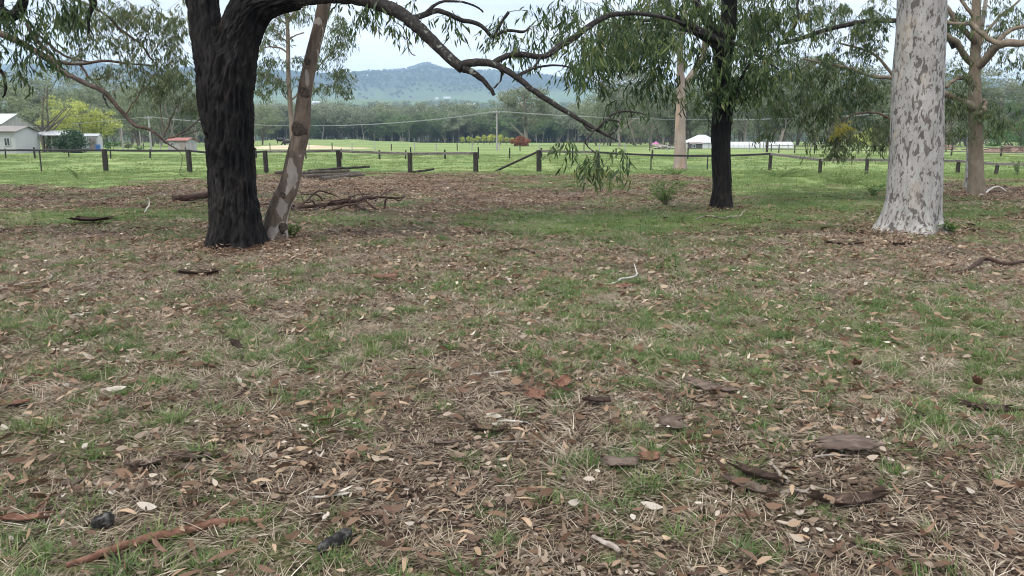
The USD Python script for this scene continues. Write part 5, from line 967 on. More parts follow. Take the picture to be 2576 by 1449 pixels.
# thin post and wire fence inside the paddock
f2 = thing("wire_fence", "thin post and wire fence further into the paddock, behind the rail fence", "fence", (0, 62, 0))
p2 = []
for k, px in enumerate((-160, -70, 15, 88, 174, 279, 378, 470, 560, 645, 770, 860, 955, 1020, 1034, 1120, 1204, 1282, 1362, 1440, 1550, 1640, 1730, 1820)):
    g = GP(px, 399 + rng.normal(0, 1.2)); p2.append([g[0], g[1], 0]); post(f2, np.array([g[0], g[1], 0]), rng.uniform(.72, .98), .06 if k % 3 else .08, mat_post, (rng.normal(0, .03), 0), 7)
p2 = np.array(p2)
for h in (.3, .55, .75): wire_run(f2, p2 + [0, 0, h], .004, mat_steel)
f3 = thing("far_rail_fence", "grey far post and rail fence on the right, beyond the lush paddock", "fence", (20, 80, 0))
p3 = [at_D(px, D) for px, D in ((1930, 96), (1960, 92), (2000, 90), (2050, 88), (2105, 86), (2160, 84), (2215, 82), (2278, 80), (2330, 78), (2395, 76), (2450, 74), (2520, 72), (2600, 70))]
for k, p in enumerate(p3): post(f3, p, 1.0 if k % 4 else 1.35, .075 if k % 4 else .16, mat_post, (rng.normal(0, .02), 0), 8)
for a, b in zip(p3[:-1], p3[1:]):
    for h in (.86, .42):
        P = np.array([a + [0, -.09, h], b + [0, -.09, h + rng.normal(0, .03)]]); put("rail", tube(P, .05, 6), mat_rail, f3, smooth=True)
f4 = thing("farthest_wire_fence", "faint distant post and wire fence along the far side of the paddock", "fence", (0, 100, 0)); p4 = []
for k, px in enumerate(np.linspace(-120, 2150, 44)):
    g = at_D(px + rng.normal(0, 5), 118 - px * .008); p4.append(g); post(f4, g, rng.uniform(.9, 1.25), .07, mat_pole if k % 3 else mat_post, (rng.normal(0, .03), 0), 6)
for h in (.4, .8): wire_run(f4, np.array(p4) + [0, 0, h], .006, mat_steel)

def pole(label, base, top_z, r, arm=True):
    t = thing("power_pole", label, "pole", base); P = np.array([[0, 0, -.3], [0, 0, top_z * .5], [0, 0, top_z]]); put("pole_shaft", tube(P, [r, r * .9, r * .75], 12), mat_pole, t, smooth=True, world=False)
    if arm:
        put("cross_arm", MB().box((0, -.1, top_z - .25), (.9, .09, .1)), mat_pole, t, world=False)
        for x in (-.38, .38): put("insulator", tube(np.array([[x, -.1, top_z - .2], [x, -.1, top_z - .08]]), [.04, .025], 8), mat_white, t, smooth=True, world=False)
    return base + np.array([0, 0, top_z - .1])
z_at = lambda py, D: EYE + (HZN - py) / FPX * D
A = pole("grey power pole standing in the paddock in front of the lone gum", at_D(1250, 112), z_at(281, 112), .13)
Bp = pole("pale power pole near the red roofed shed at left", at_D(380, 98), z_at(294, 98), .12)
pole("short pale pole in the garden left of the far power pole", at_D(309, 105), z_at(320, 105), .09, False)
pole("thin pole between the two garden poles at left", at_D(354, 118), z_at(330, 118), .07, False)
C_ = pole("distant power pole beyond the greenhouse, behind the drooping leaves", at_D(2330, 125), z_at(278, 125), .13)
pole("white service post right of the greenhouse", at_D(1921, 100), z_at(356, 100), .07, False)
wl = thing("power_line", "thin overhead power line strung across the paddock between the poles", "cable", (0, 100, 5))
for dx in (-.38, .38):
    o = np.array([dx, -.1, 0]); wire_run(wl, np.array([Bp + o, A + o]), .018, mat_wire, 1.55, "cable"); wire_run(wl, np.array([A + o, C_ + o]), .018, mat_wire, 1.35, "cable")
wire_run(wl, np.array([at_D(-200, 150) + [0, 0, 3.2], Bp]), .016, mat_wire, .5, "cable")

# cattle
def cow(label, loc, rz, grazing):
    t = thing("cow", label, "cow", loc, rotz=rz, group=None)
    import manifold3d as m3
    S = lambda x, y, z, r: m3.Manifold.sphere(r, 20).translate((x, y, z))
    H = lambda *s: m3.Manifold.batch_hull(list(s))
    hd = (1.25, 0, .45) if grazing else (1.25, 0, 1.35)
    parts = [H(S(-.6, 0, .98, .33), S(.55, 0, .95, .36), S(0, 0, .88, .38)), H(S(.6, 0, 1.05, .25), S(hd[0] - .2, 0, hd[2] + .15, .14)), H(S(hd[0] - .2, 0, hd[2] + .13, .15), S(hd[0] + .12, 0, hd[2] - .12, .09)), H(S(-.9, 0, 1.15, .04), S(-.98, 0, .5, .03))]
    for sx, sy in ((.5, .2), (.55, -.2), (-.6, .2), (-.55, -.2)):
        k = -.06 if sx < 0 else .03; parts += [H(S(sx, sy, .75, .16), S(sx + k, sy, .42, .075)), H(S(sx + k, sy, .42, .075), S(sx, sy, .06, .055))]
    for s in (-1, 1): parts.append(H(S(hd[0] - .2, s * .12, hd[2] + .2, .045), S(hd[0] - .22, s * .26, hd[2] + .2, .03)))
    m = m3.Manifold.batch_boolean(parts, m3.OpType.Add).to_mesh(); put("body", (m.vert_properties[:, :3], m.tri_verts), mat_cow, t, smooth=50, world=False)
cow("black cow grazing on the dam bank, left of the leaning gum's edge", at_D(706, 170) + [0, 0, .55], .1, True); cow("black cow standing on the dam bank, nearest the leaning gum", at_D(723, 150) + [0, 0, .2], 2.9, True)

# ------------------------------------------------------------------ logs, fallen branches, sticks, bark
def log(label, a, b, r, mat, name="fallen_log", cat="log", n=14, lift=(0, 0), rows=None):
    pa, pb = on_px(*a), on_px(*b); pa[2] += r * .85 + lift[0]; pb[2] += r * .85 + lift[1]
    t = thing(name, label, cat, (pa + pb) / 2 * [1, 1, 0]); P = pa + (pb - pa) * np.linspace(0, 1, 12)[:, None]; P[1:-1] += rng.normal(0, .01, (10, 3))
    put("log_body", tube(P, r * np.linspace(1.05, .85, 12), n, disp=rough(.08, .12, int(rng.integers(99)))), mat, t, smooth=40)
log("longest log at the back of the stack, poking out behind the leaning gum", (692, 436), (905, 437), .08, mat_log)
log("thin grey log at the top of the stack, pointing out to the right", (775, 438), (930, 434), .062, mat_post, lift=(.12, .26))
log("thick dark log along the front of the stack", (757, 449), (905, 441), .10, mat_log, lift=(0, .02))
log("middle log lying along the middle of the stack", (752, 443), (878, 438), .08, mat_log, lift=(.09, .12))
log("short log slanting out in front of the stack", (808, 457), (878, 443), .085, mat_log)
log("low log end showing at the right of the stack", (840, 448), (916, 441), .075, mat_log)
log("single dark log leaning in the grass right of the stack", (1040, 435), (1091, 432), .06, mat_post, lift=(0, .09))
log("thick brown fallen bough lying behind the black ironbark at left", (436, 512), (560, 506), .085, mat_redbranch, lift=(0, .08))

def stick(label, rows, mat, name="fallen_stick", cat="stick", group=None, n=8, seg=None, wig=.02):
    """rows (px, py, height, radius) on the ground"""
    pts = []
    for px, py, h, r in rows:
        g = GP(px, py + 0.0); p = on(g[0], g[1]); pts.append([p[0], p[1], p[2] + h + r * .7, r])
    c = np.mean(pts, axis=0)[:3] * [1, 1, 0]
    t = thing(name, label, cat, c, group); P, R = curve(pts, seg or (8 * len(pts)), wig, int(rng.integers(99)))
    put("wood", tube(P, R, n, disp=rough(.18, .05, int(rng.integers(99)))), mat, t, smooth=40); return t
fb_rng = np.random.default_rng(61)
fb = stick("red-brown fallen branch with arched twigs on the litter behind the leaning gum", [(735, 536, .05, .03), (800, 528, .06, .042), (862, 526, .10, .05), (900, 522, .16, .045), (945, 516, .16, .034), (985, 516, .16, .028), (1018, 508, .18, .015)], mat_redbranch, "fallen_branch", "branch", n=10, wig=.08)
for rows in ([(733, 538, 0, .02), (765, 528, .12, .022), (783, 524, .24, .02), (800, 522, .34, .018), (828, 520, .30, .015), (858, 524, .20, .01)], [(890, 522, .1, .03), (920, 516, .15, .022), (937, 512, .18, .014)], [(895, 526, .06, .03), (922, 538, .03, .024), (935, 540, .02, .012)], [(860, 518, .05, .02), (900, 506, .16, .016), (930, 502, .12, .01)], [(740, 530, .05, .028), (690, 524, .03, .02), (640, 520, .02, .014)], [(945, 520, .12, .02), (985, 502, .25, .012), (1000, 498, .2, .007)], [(800, 532, .03, .025), (780, 538, .03, .02), (745, 534, .04, .015)]):
    pts = []
    for px, py, h, r in rows: p = on_px(px, py); pts.append([p[0], p[1], p[2] + h + r, r])
    P, R = curve(pts, 30, .05, 3); R = R * 1.15; put("side_branch", tube(P, R, 8, disp=rough(.15, .05, 3)), mat_redbranch, fb, smooth=40)
for k in range(9):
    a = fb_rng.uniform(0, 6.28); c = on_px(fb_rng.uniform(770, 1000), fb_rng.uniform(512, 538)); L = fb_rng.uniform(.35, 1.0); d = np.array([math.cos(a), .5 * math.sin(a), 0]) * L
    P, R = curve([[*(c + [0, 0, .03]), .024], [*(c + d * .35 + [0, 0, fb_rng.uniform(.08, .3)]), .020], [*(c + d * .7 + [0, 0, fb_rng.uniform(.05, .4)]), .014], [*(c + d + [0, 0, fb_rng.uniform(.0, .45)]), .004]], 18, .08, k)
    put("side_branch", tube(P, R, 6, disp=rough(.2, .05, k)), mat_redbranch, fb, smooth=40)
stick("long curved red-brown bark stick in the lower left foreground", [(165, 1412, 0, .011), (260, 1383, .004, .016), (350, 1355, .008, .019), (450, 1330, .01, .020), (540, 1313, .01, .017), (625, 1300, .005, .012)], mat_bark_red, "bark_stick", n=10)
stick("bleached crooked stick right of centre, past the green tufts", [(1500, 729, 0, .007), (1522, 723, .01, .009), (1545, 722, .01, .011), (1562, 714, .03, .011), (1588, 710, .03, .011), (1601, 699, .05, .009), (1594, 688, .12, .004)], mat_stick_white)
stick("long brown fallen branch near the right edge below the mottled trunk", [(2382, 684, .0, .022), (2450, 677, .02, .028), (2484, 664, .05, .026), (2524, 673, .03, .025), (2580, 667, .05, .02), (2640, 670, .02, .015)], mat_redbranch)
stick("thin dark stick just below the brown branch at right", [(2277, 702, .02, .012), (2310, 711, .01, .012), (2350, 709, .01, .011), (2417, 720, 0, .007)], mat_bark_dark)
stick("white forked stick on the grass left of the dark drooping tree", [(1750, 556, 0, .010), (1768, 551, .02, .014), (1790, 549, .015, .014), (1817, 554, .01, .015), (1838, 551, .03, .014), (1855, 552, .03, .015), (1866, 546, .06, .012), (1884, 540, .09, .006)], mat_stick)
stick("small bleached stick standing in litter left of the ironbark", [(375, 534, .30, .010), (378, 533, .18, .013), (370, 536, .05, .015), (362, 540, 0, .012)], mat_stick_white)
stick("grey stick curving in from the left edge", [(-20, 742, 0, .012), (50, 722, .01, .013), (113, 712, .02, .012), (124, 700, .05, .008)], mat_stick)
stick("thin stick across the foreground litter, centre", [(1130, 1255, .0, .005), (1200, 1262, .012, .006), (1270, 1260, .016, .006), (1320, 1272, .01, .006), (1370, 1290, 0, .004)], mat_bark_dark)
stick("pale grey stick in the foreground under the large bark plate", [(1935, 1175, .02, .006), (1965, 1200, .01, .009), (1985, 1215, 0, .008)], mat_stick)
stick("charred black stump of wood in the foreground, left of centre", [(800, 1368, .0, .018), (835, 1355, .01, .028), (865, 1342, .02, .024), (880, 1335, .02, .014)], mat_char, "charred_wood", "wood")
stick("dark knobbly charred lump in the lower left foreground", [(235, 1322, .0, .02), (262, 1318, .01, .034), (285, 1312, .01, .024)], mat_char, "charred_wood", "wood")
stick("grey split stick at the lower right centre", [(1490, 1335, .01, .008), (1530, 1352, .006, .013), (1560, 1368, 0, .010)], mat_stick)
stick("dark stick among the litter in the middle distance, centre", [(1260, 640, 0, .014), (1300, 636, .02, .016), (1345, 643, .01, .014)], mat_bark_dark)
stick("pale fallen stick at the foot of the spreading gum", [(2465, 494, .02, .03), (2490, 484, .06, .03), (2510, 478, .1, .022), (2530, 482, .03, .014)], mat_stick_white)
stick("long thin stick lying on the grass before the mottled trunk", [(2000, 602, 0, .013), (2060, 600, .01, .014), (2140, 604, .01, .012)], mat_stick)
stick("leaning dead twig propped before the fence at left", [(452, 440, 1.15, .012), (462, 440, .85, .014), (455, 442, .35, .014), (470, 445, .02, .01)], mat_bark_dark)
tws = []; tw_lab = "thin dead twig lying on the leaf litter"
for k in range(34):                                             # small twigs strewn about
    py = 560 + 700 * rng.uniform() ** 1.3; px = rng.uniform(-60, 2640); sl = rng.uniform(-.5, .5); w_ = rng.uniform(.12, .32) / mpp(1.6 * FPX / (py - HZN)); s = rng.uniform(.12, .3) * w_ * (py - HZN) / 1100
    tws.append((stick(tw_lab, [(px, py, 0, .005), (px + w_ * .4, py + sl * s + rng.normal(0, 1), .01, .006), (px + w_ * .75, py + sl * 1.6 * s, .012, .005), (px + w_, py + sl * 2 * s, .0, .003)], (mat_stick, mat_bark_dark, mat_redbranch, mat_stick_white)[k % 4], "dead_twig", "twig", "thin twigs strewn over the litter", 6, 14, .03), *GP(px + w_ / 2, py)[:2], ("grey", "dark", "red-brown", "bleached")[k % 4]))
sited(tws, [(*GP(a, b)[:2], w) for a, b, w in ((594, 612, "black ironbark"), (690, 600, "leaning gum"), (2288, 580, "mottled trunk"), (1815, 522, "drooping tree"), (1545, 724, "bleached crooked stick"), (962, 706, "dusty pink bark plate"), (505, 690, "brown bark curl"), (1346, 1005, "larger red bark flake"), (2128, 1145, "large oval bark plate"), (185, 1212, "round bark disc"), (500, 1158, "long bark strip at left"), (2450, 677, "long brown fallen branch"), (60, 718, "curving grey stick"), (2152, 940, "orange bark shard"), (595, 890, "upright brown bark scrap"))],
      "thin {look} twig on the litter, {rank} {way} the {mark}")


LAND = []
def plate(label, px, py, L, W, rz, curl, mat, name="bark_piece", cat="bark", lift=.012, bend=.1, tilt=(0, 0), taper=.22, seed=1, group=None, th=.006):
    """a curled piece of shed bark: a thick sheet, ragged at both ends"""
    g = GP(px, py); p = on(g[0], g[1], lift); n, m = 30, 15; LAND.append((p[0], p[1], label))
    u, w = np.meshgrid(np.linspace(-1, 1, n), np.linspace(-1, 1, m), indexing="ij")
    wid = (1 - taper * np.abs(u) ** 2.2) * (1 + .55 * (meshkit.fbm(np.stack([u * 2.6 + 9, np.sign(w) * 3.0 + seed, u * 0], -1), 3, seed) - .5))
    endr = 1 + 1.1 * (meshkit.fbm(np.stack([w * 4.5, np.sign(u) * 2.0 + seed, u * 0 + 4], -1), 4, seed) - .62) * np.abs(u) ** 3
    x, y = u * L / 2 * endr, w * W / 2 * wid
    z = curl * (w ** 2) * W * .5 + bend * L * (u ** 2) * .5 + .018 * (meshkit.fbm(np.stack([u * 2.4, w * 1.6, u * 0], -1), 3, seed + 2) - .5)
    v = np.stack([x, y, z], -1).reshape(-1, 3); vb = v - [0, 0, th]
    i, j = np.meshgrid(np.arange(n - 1), np.arange(m - 1), indexing="ij"); f = np.stack([i * m + j, (i + 1) * m + j, (i + 1) * m + j + 1, i * m + j + 1], -1).reshape(-1, 4); N = n * m
    rim = [k * m for k in range(n)] + [(n - 1) * m + k for k in range(1, m)] + [k * m + m - 1 for k in range(n - 2, -1, -1)] + [k for k in range(m - 2, 0, -1)]
    side = np.array([[a, b + 0, b + N, a + N] for a, b in zip(rim, rim[1:] + rim[:1])])[:, ::-1]
    R = trimesh.transformations.euler_matrix(tilt[0], tilt[1], rz)[:3, :3]
    v = np.vstack([v, vb]) @ R.T; v[:, 2] -= min(0, v[:, 2].min() + .0) * .8
    t = thing(name, label, cat, p, group); put("sheet", (v, np.vstack([f, f[:, ::-1] + N, side])), mat, t, smooth=40, world=False); return t
plate("large flat grey-brown oval bark plate in the right foreground", 2128, 1145, .33, .155, -.02, -.16, mat_bark_grey, seed=1, lift=.05, bend=-.06, tilt=(.12, 0), taper=.6)
plate("dark curled bark strip in the foreground below the large bark plate", 2130, 1264, .38, .075, .05, .5, mat_bark_dark, seed=2, bend=.22)
plate("grey curled bark ribbon left of and below the large bark plate", 1880, 1232, .27, .07, -.7, .5, mat_bark_grey, seed=3, bend=.15)
plate("dark bark ribbon propped beside the curled grey one", 1900, 1212, .24, .06, -.8, .6, mat_bark_dark, seed=4, bend=.1, lift=.03)
plate("red bark flake in the centre foreground, larger of two", 1346, 1005, .135, .085, -.45, .15, mat_bark_red, seed=5, tilt=(.35, .1), lift=.02)
plate("red bark flake standing by the green tuft, smaller of two", 1416, 984, .12, .07, .7, .2, mat_bark_red, seed=6, tilt=(.5, -.3), lift=.03)
plate("tan bark piece propped up right of centre foreground", 1690, 1086, .16, .09, .25, .25, mat_bark_grey, seed=7, tilt=(.5, .1), lift=.03)
plate("pale pinkish curled bark at lower right centre", 1560, 1168, .19, .075, -.12, -.5, mat_bark_grey, seed=8, lift=.03)
plate("flat tan bark flake beside the pale curled bark", 1632, 1154, .12, .07, .1, .1, mat_bark_red, seed=9, tilt=(.2, 0))
plate("orange bark shard standing in grass at right", 2152, 940, .14, .06, 1.3, .3, mat_bark_red, seed=10, tilt=(.3, .5), lift=.05)
plate("brown bark scrap left foreground, upright like a leaf", 595, 890, .14, .085, 1.2, .2, mat_bark_dark, seed=11, tilt=(.7, .4), lift=.05)
plate("brown bark strip in grass right of centre", 1768, 985, .26, .09, -.9, .2, mat_bark_grey, seed=12, lift=.02, tilt=(.2, .0))
plate("grey bark strip lying just right of the brown one", 1830, 992, .19, .055, -.1, .3, mat_bark_grey, seed=13)
plate("long grey-brown bark strip in the left foreground", 500, 1158, .24, .06, .25, .25, mat_bark_grey, seed=14)
plate("shorter grey bark strip left of the long one", 365, 1172, .17, .06, .3, .2, mat_bark_grey, seed=15)
plate("grey lens shaped bark flake below the long strip", 452, 1185, .14, .045, .3, .2, mat_bark_grey, seed=16)
plate("round flat grey bark disc in the left foreground", 185, 1212, .095, .08, .1, -.1, mat_bark_grey, seed=17, taper=.7)
plate("dusty pink bark plate in the left middle ground", 962, 706, .34, .17, .1, -.15, mat_bark_red, seed=18, lift=.03)
plate("reddish bark slab beside the bleached crooked stick", 1545, 729, .36, .14, .15, .1, mat_bark_red, seed=19, tilt=(.15, 0))
plate("brown curled bark sheet in the far left litter", 232, 566, .75, .34, .1, .3, mat_redbranch, seed=20, lift=.05)
plate("brown bark curl in the middle ground left of centre", 505, 690, .5, .16, .15, .5, mat_bark_dark, seed=21)
plate("dark brown bark strip at the foot of the mottled trunk", 2262, 622, .36, .10, .15, .4, mat_bark_dark, seed=22)
plate("dark bark strip left of the mottled trunk's foot", 2125, 622, .55, .16, .02, .3, mat_bark_dark, seed=23)
plate("pale peeled bark strip between ironbark roots and leaning gum", 648, 622, .42, .09, .7, .3, mat_stick, seed=24)
plate("pinkish bark shard at the foot of the ironbark", 608, 634, .42, .10, .05, .2, mat_bark_red, seed=25)
plate("brown bark sheet right of centre, beyond the large plate", 1500, 1022, .16, .07, -.3, .4, mat_bark_dark, seed=26, lift=.03)
plate("dark curled bark lump among leaves in centre foreground", 1230, 1082, .20, .07, -.1, .7, mat_bark_dark, seed=27)
plate("mauve brown flat bark in the centre left foreground", 1120, 1113, .16, .06, .1, .2, mat_bark_grey, seed=28)
plate("dark bark scrap at the right edge, above the big plate", 2490, 1035, .30, .09, -.3, .4, mat_bark_dark, seed=29)
plate("rusty bark scrap near the right edge, standing on end", 2455, 985, .12, .06, 1.1, .4, mat_bark_red, seed=30, tilt=(.4, .7), lift=.05)
plate("rusty flat bark at the left edge", 30, 1018, .2, .08, .1, .2, mat_bark_red, seed=31)
plate("rust brown bark curl at the lower left edge", 60, 1310, .2, .05, .1, .4, mat_bark_red, seed=32)

# ------------------------------------------------------------------ ground cover
rng = np.random.default_rng(70)
def blades(n, r, h, w, lean, rng, seg=3, flat=0.0):
    """n tapering bent blades from a disc of radius r; returns (v, f)"""
    a, q = rng.uniform(0, 6.28, n), r * rng.uniform(0, 1, n) ** .6; b = np.stack([q * np.cos(a), q * np.sin(a), np.full(n, -.012)], 1)
    da = a + rng.normal(0, .9, n); el = np.clip(rng.normal(1.15 - lean, .3, n), .12, 1.55) * (1 - flat) + flat * rng.uniform(.03, .45, n); L = h * rng.uniform(.5, 1.3, n)
    d = np.stack([np.cos(da) * np.cos(el), np.sin(da) * np.cos(el), np.sin(el)], 1); s = np.stack([-np.sin(da), np.cos(da), rng.normal(0, .4, n)], 1); bend = rng.uniform(.15, .6, n)
    V = []
    for k in range(seg + 1):
        t = k / seg; p = b + d * (L * t)[:, None]; p[:, 2] -= bend * L * t * t * .5 * (1 - .7 * flat); p[:, :2] += (np.stack([np.cos(da), np.sin(da)], 1) * (bend * L * t * t * .35)[:, None])
        ww = (w * (1 - t ** 1.6) * .5 + .0004); V += [p + s * ww, p - s * ww]
    V = np.stack(V, 1).reshape(-1, 3); m = 2 * (seg + 1); o = np.arange(n)[:, None] * m
    f = np.vstack([np.hstack([o + 2 * k, o + 2 * k + 1, o + 2 * k + 3, o + 2 * k + 2]) for k in range(seg)])
    return V, f
def litter(n, r, rng, L=.105, W=.024, lift=.02):
    mb = MB()
    for _ in range(n):
        q_ = rng.uniform(.45, 1.4); v, f = leaf_strip(L * q_, W * q_ ** .5 * rng.uniform(.6, 1.3), rng.uniform(-.16, .16), rng); v[:, 0] -= L / 2
        v[:, 2] += rng.uniform(-.3, 1) * rng.uniform(0, 1) * 1.3 * v[:, 0] ** 2 / L + rng.normal(0, .8) * v[:, 1]
        e = trimesh.transformations.euler_matrix(rng.normal(0, .3), rng.normal(0, .14), rng.uniform(0, 6.28))[:3, :3]; q, a = r * rng.uniform() ** .5, rng.uniform(0, 6.28)
        mb.add(v @ e.T + [q * math.cos(a), q * math.sin(a), rng.uniform(.0, lift)], f)
    return mb
def scatter(n, y0, y1, power=1.0, margin=1.2):
    """n points in the wedge ahead, uniform over its area"""
    u = rng.uniform(0, 1, n * 2); y = np.sqrt(y0 ** 2 + u * (y1 ** 2 - y0 ** 2)); x = rng.uniform(-1, 1, n * 2) * (y * .70 + margin)
    keep = rng.uniform(size=n * 2) < 1.0; return x[keep][:n], y[keep][:n]
TR = np.array([[b1[0], b1[1], .42], [b2[0], b2[1], .22], [b5[0], b5[1], .26], [b8[0], b8[1], .5], [b9[0], b9[1], .22]])
def clear(x, y): return np.all([np.hypot(x - a, y - b) > r for a, b, r in TR], axis=0)
def place(name, label, cat, protos, x, y, mat, sc, tilt=.12, dz=0.0, sz=None):
    k = clear(x, y); x, y = x[k], y[k]; n = len(x)
    s = rng.uniform(*sc, n); S = np.stack([s, s, s * (sz[k] if sz is not None else 1)], 1)
    return instancer(None, name, protos, np.stack([x, y, hgt(x, y) + dz], 1), qz(rng.uniform(0, 6.28, n), rng.normal(0, tilt, n), rng.normal(0, tilt, n)), S, rng.integers(0, len(protos), n), mat, label, "stuff", cat)
# fallen leaves
near_leaf = [litter(1, 0, rng, .078, .017) for _ in range(30)]
x, y = scatter(46000, 2.2, 12.5); g, _ = green_of(x, y); k = rng.uniform(size=len(x)) < (1.05 - .8 * g) * np.clip(1.9 * nz(x, y, .45, 71) - .22 + .6 * (nz(x, y, 1.7, 79) - .5), .06, 1) * np.interp(y, [3, 6], [1, .8]); x, y = x[k], y[k]
big = (y < 5.2) & (np.abs(x) < y * .70 + .1); 
place("leaf_litter", "bed of fallen gum leaves and bark flakes over the near ground", "leaf litter", near_leaf, x[~big], y[~big], mat_litter, (.5, 1.15), .24, .020)
xb, yb = x[big], y[big]; order = np.argsort(yb); ind = order[::max(1, len(order) // 290)][:290]; rest = np.setdiff1d(np.arange(len(xb)), ind)
place("leaf_litter", "bed of fallen gum leaves between the nearest grass tufts", "leaf litter", near_leaf, xb[rest], yb[rest], mat_litter, (.5, 1.1), .26, .020)
small = litter(1, 0, rng, .05, .016)
flk = [litter(8, .10, rng, .034, .011, .014) for _ in range(8)]
x, y = scatter(15000, 2.2, 12.5); g, _ = green_of(x, y); k = rng.uniform(size=len(x)) < (1.05 - .7 * g) * np.clip(3.0 * nz(x, y, .6, 78) - 1.05, .05, 1) * np.interp(y, [3, 5, 9], [1, .75, .45])
place("bark_flakes", "small bark flakes and broken leaf bits among the near litter", "bark flakes", flk, x[k], y[k], mat_flakes, (.7, 1.5), .15, .012)
mid_leaf = [litter(26, .33, rng, .07, .016, .025) for _ in range(9)]
x, y = scatter(12500, 12.0, 38.0); g, far = green_of(x, y); k = rng.uniform(size=len(x)) < (1.0 - .95 * g) * (.4 + 1.1 * nz(x, y, .9, 72)) * (far < .5)
place("leaf_litter", "carpet of fallen leaves under the trees back to the fence", "leaf litter", mid_leaf, x[k], y[k], mat_litter, (.8, 1.35), .06, .0)
pts = []
for (a, b, r), n in zip(TR, (90, 50, 40, 60, 40)):
    an = rng.uniform(0, 6.28, n); rr = r + .05 + rng.exponential(.28, n); pts.append(np.stack([a + rr * np.cos(an), b + rr * np.sin(an)], 1))
pts = np.vstack(pts); n = len(pts); dr_ = np.min([np.hypot(pts[:, 0] - a, pts[:, 1] - b) - r for a, b, r in TR], axis=0)
instancer(None, "leaf_litter", mid_leaf, np.stack([pts[:, 0], pts[:, 1], hgt(pts[:, 0], pts[:, 1]) + .05 * np.exp(-dr_ / .2)], 1), qz(rng.uniform(0, 6.28, n), rng.normal(0, .15, n), rng.normal(0, .15, n)), rng.uniform(.5, 1.1, n), rng.integers(0, 9, n), mat_litter, "fallen leaves drifted against the trunks of the trees", "stuff", "leaf litter")
# the nearest leaves, one by one
FL = []
for k, (nm, lab, m) in enumerate((("tan", "curled tan gum leaf lying loose on the nearest litter", mat_litter_tan), ("brown", "dark brown gum leaf lying loose on the nearest litter", mat_litter_brown), ("pale", "bleached whitish gum leaf lying loose on the nearest litter", mat_litter_pale))):
    for s in range(5): FL.append((lab, m, litter(1, 0, rng, .095, .021, .01), f"{nm} gum leaves nearest the viewer"))
protos_made = {}; leaf_items = []
for q in ind:
    r_ = rng.uniform(); kind = 0 if r_ < .56 else (1 if r_ < .89 else 2); k = kind * 5 + int(rng.integers(5)); lab, m, mb, grp = FL[k]; loc = on(xb[q], yb[q], .028)
    if k not in protos_made:
        t = thing("fallen_leaf", lab, "leaf", loc, grp); put("blade", mb, m, t, world=False); protos_made[k] = t
    else: t = dup(protos_made[k], loc, rng.uniform(0, 6.28), rng.uniform(.75, 1.25))
    leaf_items.append((t, loc[0], loc[1], ("curled tan", "dark brown", "bleached whitish")[kind]))
sited(leaf_items, [(*GP(a, b)[:2], w) for a, b, w in ((2128, 1145, "large oval bark plate"), (2130, 1264, "dark curled bark strip"), (1880, 1232, "curled grey bark ribbon"), (1346, 1005, "larger red bark flake"), (1690, 1086, "propped tan bark piece"), (1560, 1168, "pale curled bark"), (500, 1158, "long grey bark strip"), (185, 1212, "round bark disc"), (240, 1390, "bark stick's near end"), (560, 1310, "bark stick's far end"), (838, 1352, "charred wood"), (262, 1318, "charred lump"), (1240, 1262, "thin dark stick"), (1530, 1352, "grey split stick"), (1120, 1113, "mauve flat bark"), (60, 1310, "left edge's rust curl"), (2490, 1035, "right edge's dark scrap"), (1950, 1195, "pale grey stick"))],
      "{look} gum leaf on litter, {rank} {way} the {mark}")
# dry grass
dry = [blades(46, .075, .085, .0028, .6, rng, 3, fl) for fl in (.7, .65, .45, .7, .35, .6, .75, .5)]
x, y = scatter(19000, 2.1, 12.5)
place("dry_grass", "thatch of dead straw coloured grass over the near ground", "grass", dry, x, y, mat_dry, (.6, 1.35), .1)
dry2 = [blades(34, .26, .15, .008, .5, rng, 2, .7) for _ in range(5)]
x, y = scatter(7000, 12.0, 37.0); g, far = green_of(x, y); k = rng.uniform(size=len(x)) < .75 * (1 - .7 * g) * (far < .5)
place("dry_grass", "thin dead grass among the litter under the further trees", "grass", dry2, x[k], y[k], mat_dry, (.7, 1.2), .05)
# green grass
tft = [blades(int(n), r, h, .0044, .3, rng, 3) for n, r, h in ((44, .045, .10), (56, .065, .09), (34, .035, .13), (70, .08, .08), (50, .06, .10), (28, .035, .085))]
x, y = scatter(30000, 2.1, 12.5); g, _ = green_of(x, y); k = rng.uniform(size=len(x)) < np.clip((g - .04) * 1.35, 0, 1) * np.clip(nz(x, y, .24, 73) * 2.8 - .72, 0.07, 1)
place("green_grass", "scattered green grass tufts in the near litter", "grass", tft, x[k], y[k], mat_grass, (.4, 1.1), .1)
tft2 = [blades(46, .2, .11, .009, .4, rng, 2) for _ in range(5)]
x, y = scatter(20000, 12.0, 40.0); g, far = green_of(x, y); k = rng.uniform(size=len(x)) < np.clip((g - .12) * 1.5, 0, 1) * np.clip(nz(x, y, .8, 74) * 2.2 - .4, .05, 1)
lush = (far[k] > .4); xk, yk = x[k], y[k]
place("green_grass", "patchy short green grass under the trees", "grass", tft2, xk[~lush], yk[~lush], mat_grass, (.6, 1.2), .08)
px_, py_ = proj(xk[lush], yk[lush]); tall = 1 + 1.2 * ((px_ > 1830) & (py_ > 436)) * nz(xk[lush], yk[lush], 1.5, 75)
place("lush_grass", "lush green grass along the fence line", "grass", tft2, xk[lush], yk[lush], mat_lush, (.7, 1.3), .08, 0, tall)
tft3 = [blades(60, .45, .13, .02, .4, rng, 2) for _ in range(4)]
x, y = scatter(9000, 36.0, 82.0, margin=4); _, far = green_of(x, y); k = (far > .5) & (rng.uniform(size=len(x)) < .2 + .8 * nz(x, y, 3.5, 76))
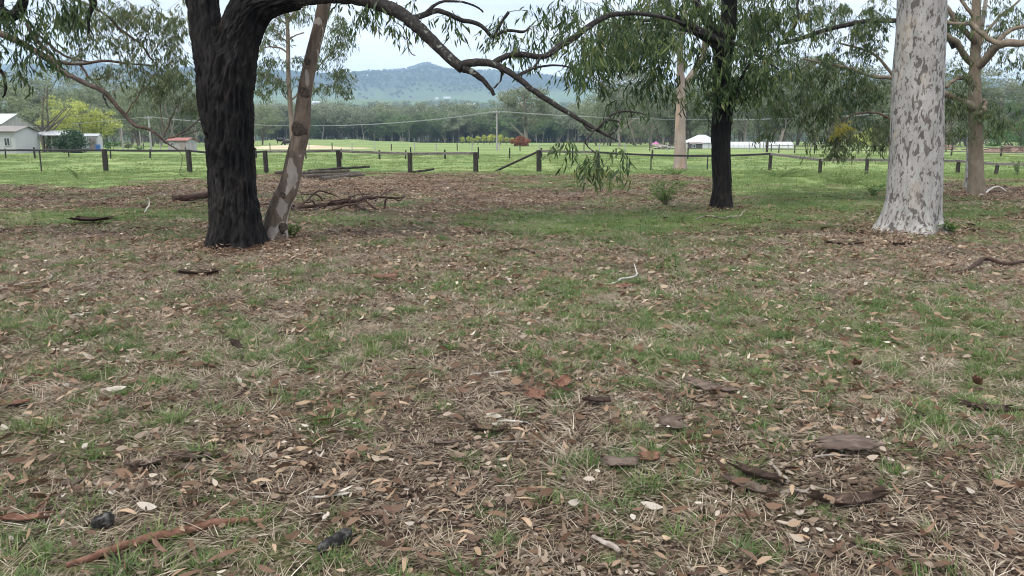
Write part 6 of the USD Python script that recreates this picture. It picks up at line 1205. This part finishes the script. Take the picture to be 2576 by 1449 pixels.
place("paddock_grass", "bright open paddock grass beyond the rail fence", "grass", tft3, x[k], y[k], mat_lush, (.6, 1.3), .05, 0, .7 + 1.0 * nz(x[k], y[k], 5, 77))

# a few low plants
def weed(label, px, py, h, nst, spread, mat, name="weed_plant", cat="plant", leafn=20):
    b = on_px(px, py); t = thing(name, label, cat, b); lv = MB(); st = MB()
    for _ in range(nst):
        a = rng.uniform(0, 6.28); e = np.array([math.cos(a) * spread * rng.uniform(.2, 1), math.sin(a) * spread * rng.uniform(.2, 1), h * rng.uniform(.6, 1.1)]); q = np.linspace(0, 1, 7)[:, None]; P = e * q + np.array([0, 0, .12 * h]) * np.sin(q * 3.1) + rng.normal(0, .01 * h, (7, 3)) * (q > 0); st.add(*tube(P, np.linspace(.006, .002, 7) * max(.7, h), 4))
        for s in rng.uniform(.2, 1, leafn):
            p = np.array([np.interp(s, q[:, 0], P[:, c]) for c in range(3)]); v, f = leaf_strip(.11 * h ** .5 * rng.uniform(.6, 1.3), .022, rng.uniform(-.2, .2), rng); lv.add(rot_to(v, np.array([rng.normal(), rng.normal(), rng.uniform(-.2, .8)]), rng.uniform(0, 6)) + p, f)
    put("stem", st, mat_twig if name != "weed_plant" else mat_grass, t, world=False); put("foliage", lv, mat, t, world=False, kind="stuff")
weed("straggly low shrub with bare twigs on the green left of the drooping tree", 1675, 515, .55, 26, .8, mat_grass, "low_shrub", "shrub", 22)
weed("bare twiggy sapling beside the straggly low shrub", 1668, 510, 1.0, 5, .3, mat_leaf_mid, "twiggy_sapling", "sapling", 4)
weed("upright green weed in the litter, taller of the pair right of centre", 1699, 690, .26, 2, .03, mat_grass, leafn=12)
weed("upright green weed in the litter, shorter of the pair right of centre", 1681, 692, .20, 2, .03, mat_grass, leafn=10)
weed("feathery weed clump in front of the fence at left", 196, 452, .55, 14, .6, mat_lush, leafn=16)
weed("small green weed at the foot of the mottled trunk's right side", 2392, 592, .22, 10, .25, mat_grass)
weed("dark weed in lush grass left of the mottled trunk", 2200, 498, .4, 10, .3, mat_leaf_brt)
weed("spindly weed before the right hand fence", 2465, 452, .6, 5, .15, mat_leaf_mid)
weed("bushy green weeds at the right edge before the fence", 2560, 445, .7, 12, .4, mat_leaf_mid)
weed("small grass-like weed by the leaning gum's foot", 735, 608, .25, 14, .16, mat_lush)
weed("leafy green weeds in front of the forked gum", 1700, 440, .35, 34, 1.2, mat_lush, leafn=22)
weed("leafy green weeds along the fence right of the drooping tree", 1960, 446, .42, 60, 2.2, mat_lush, leafn=24)
weed("tall weed patch left of the mottled trunk by the fence posts", 2120, 462, .45, 60, 2.0, mat_lush, leafn=24)
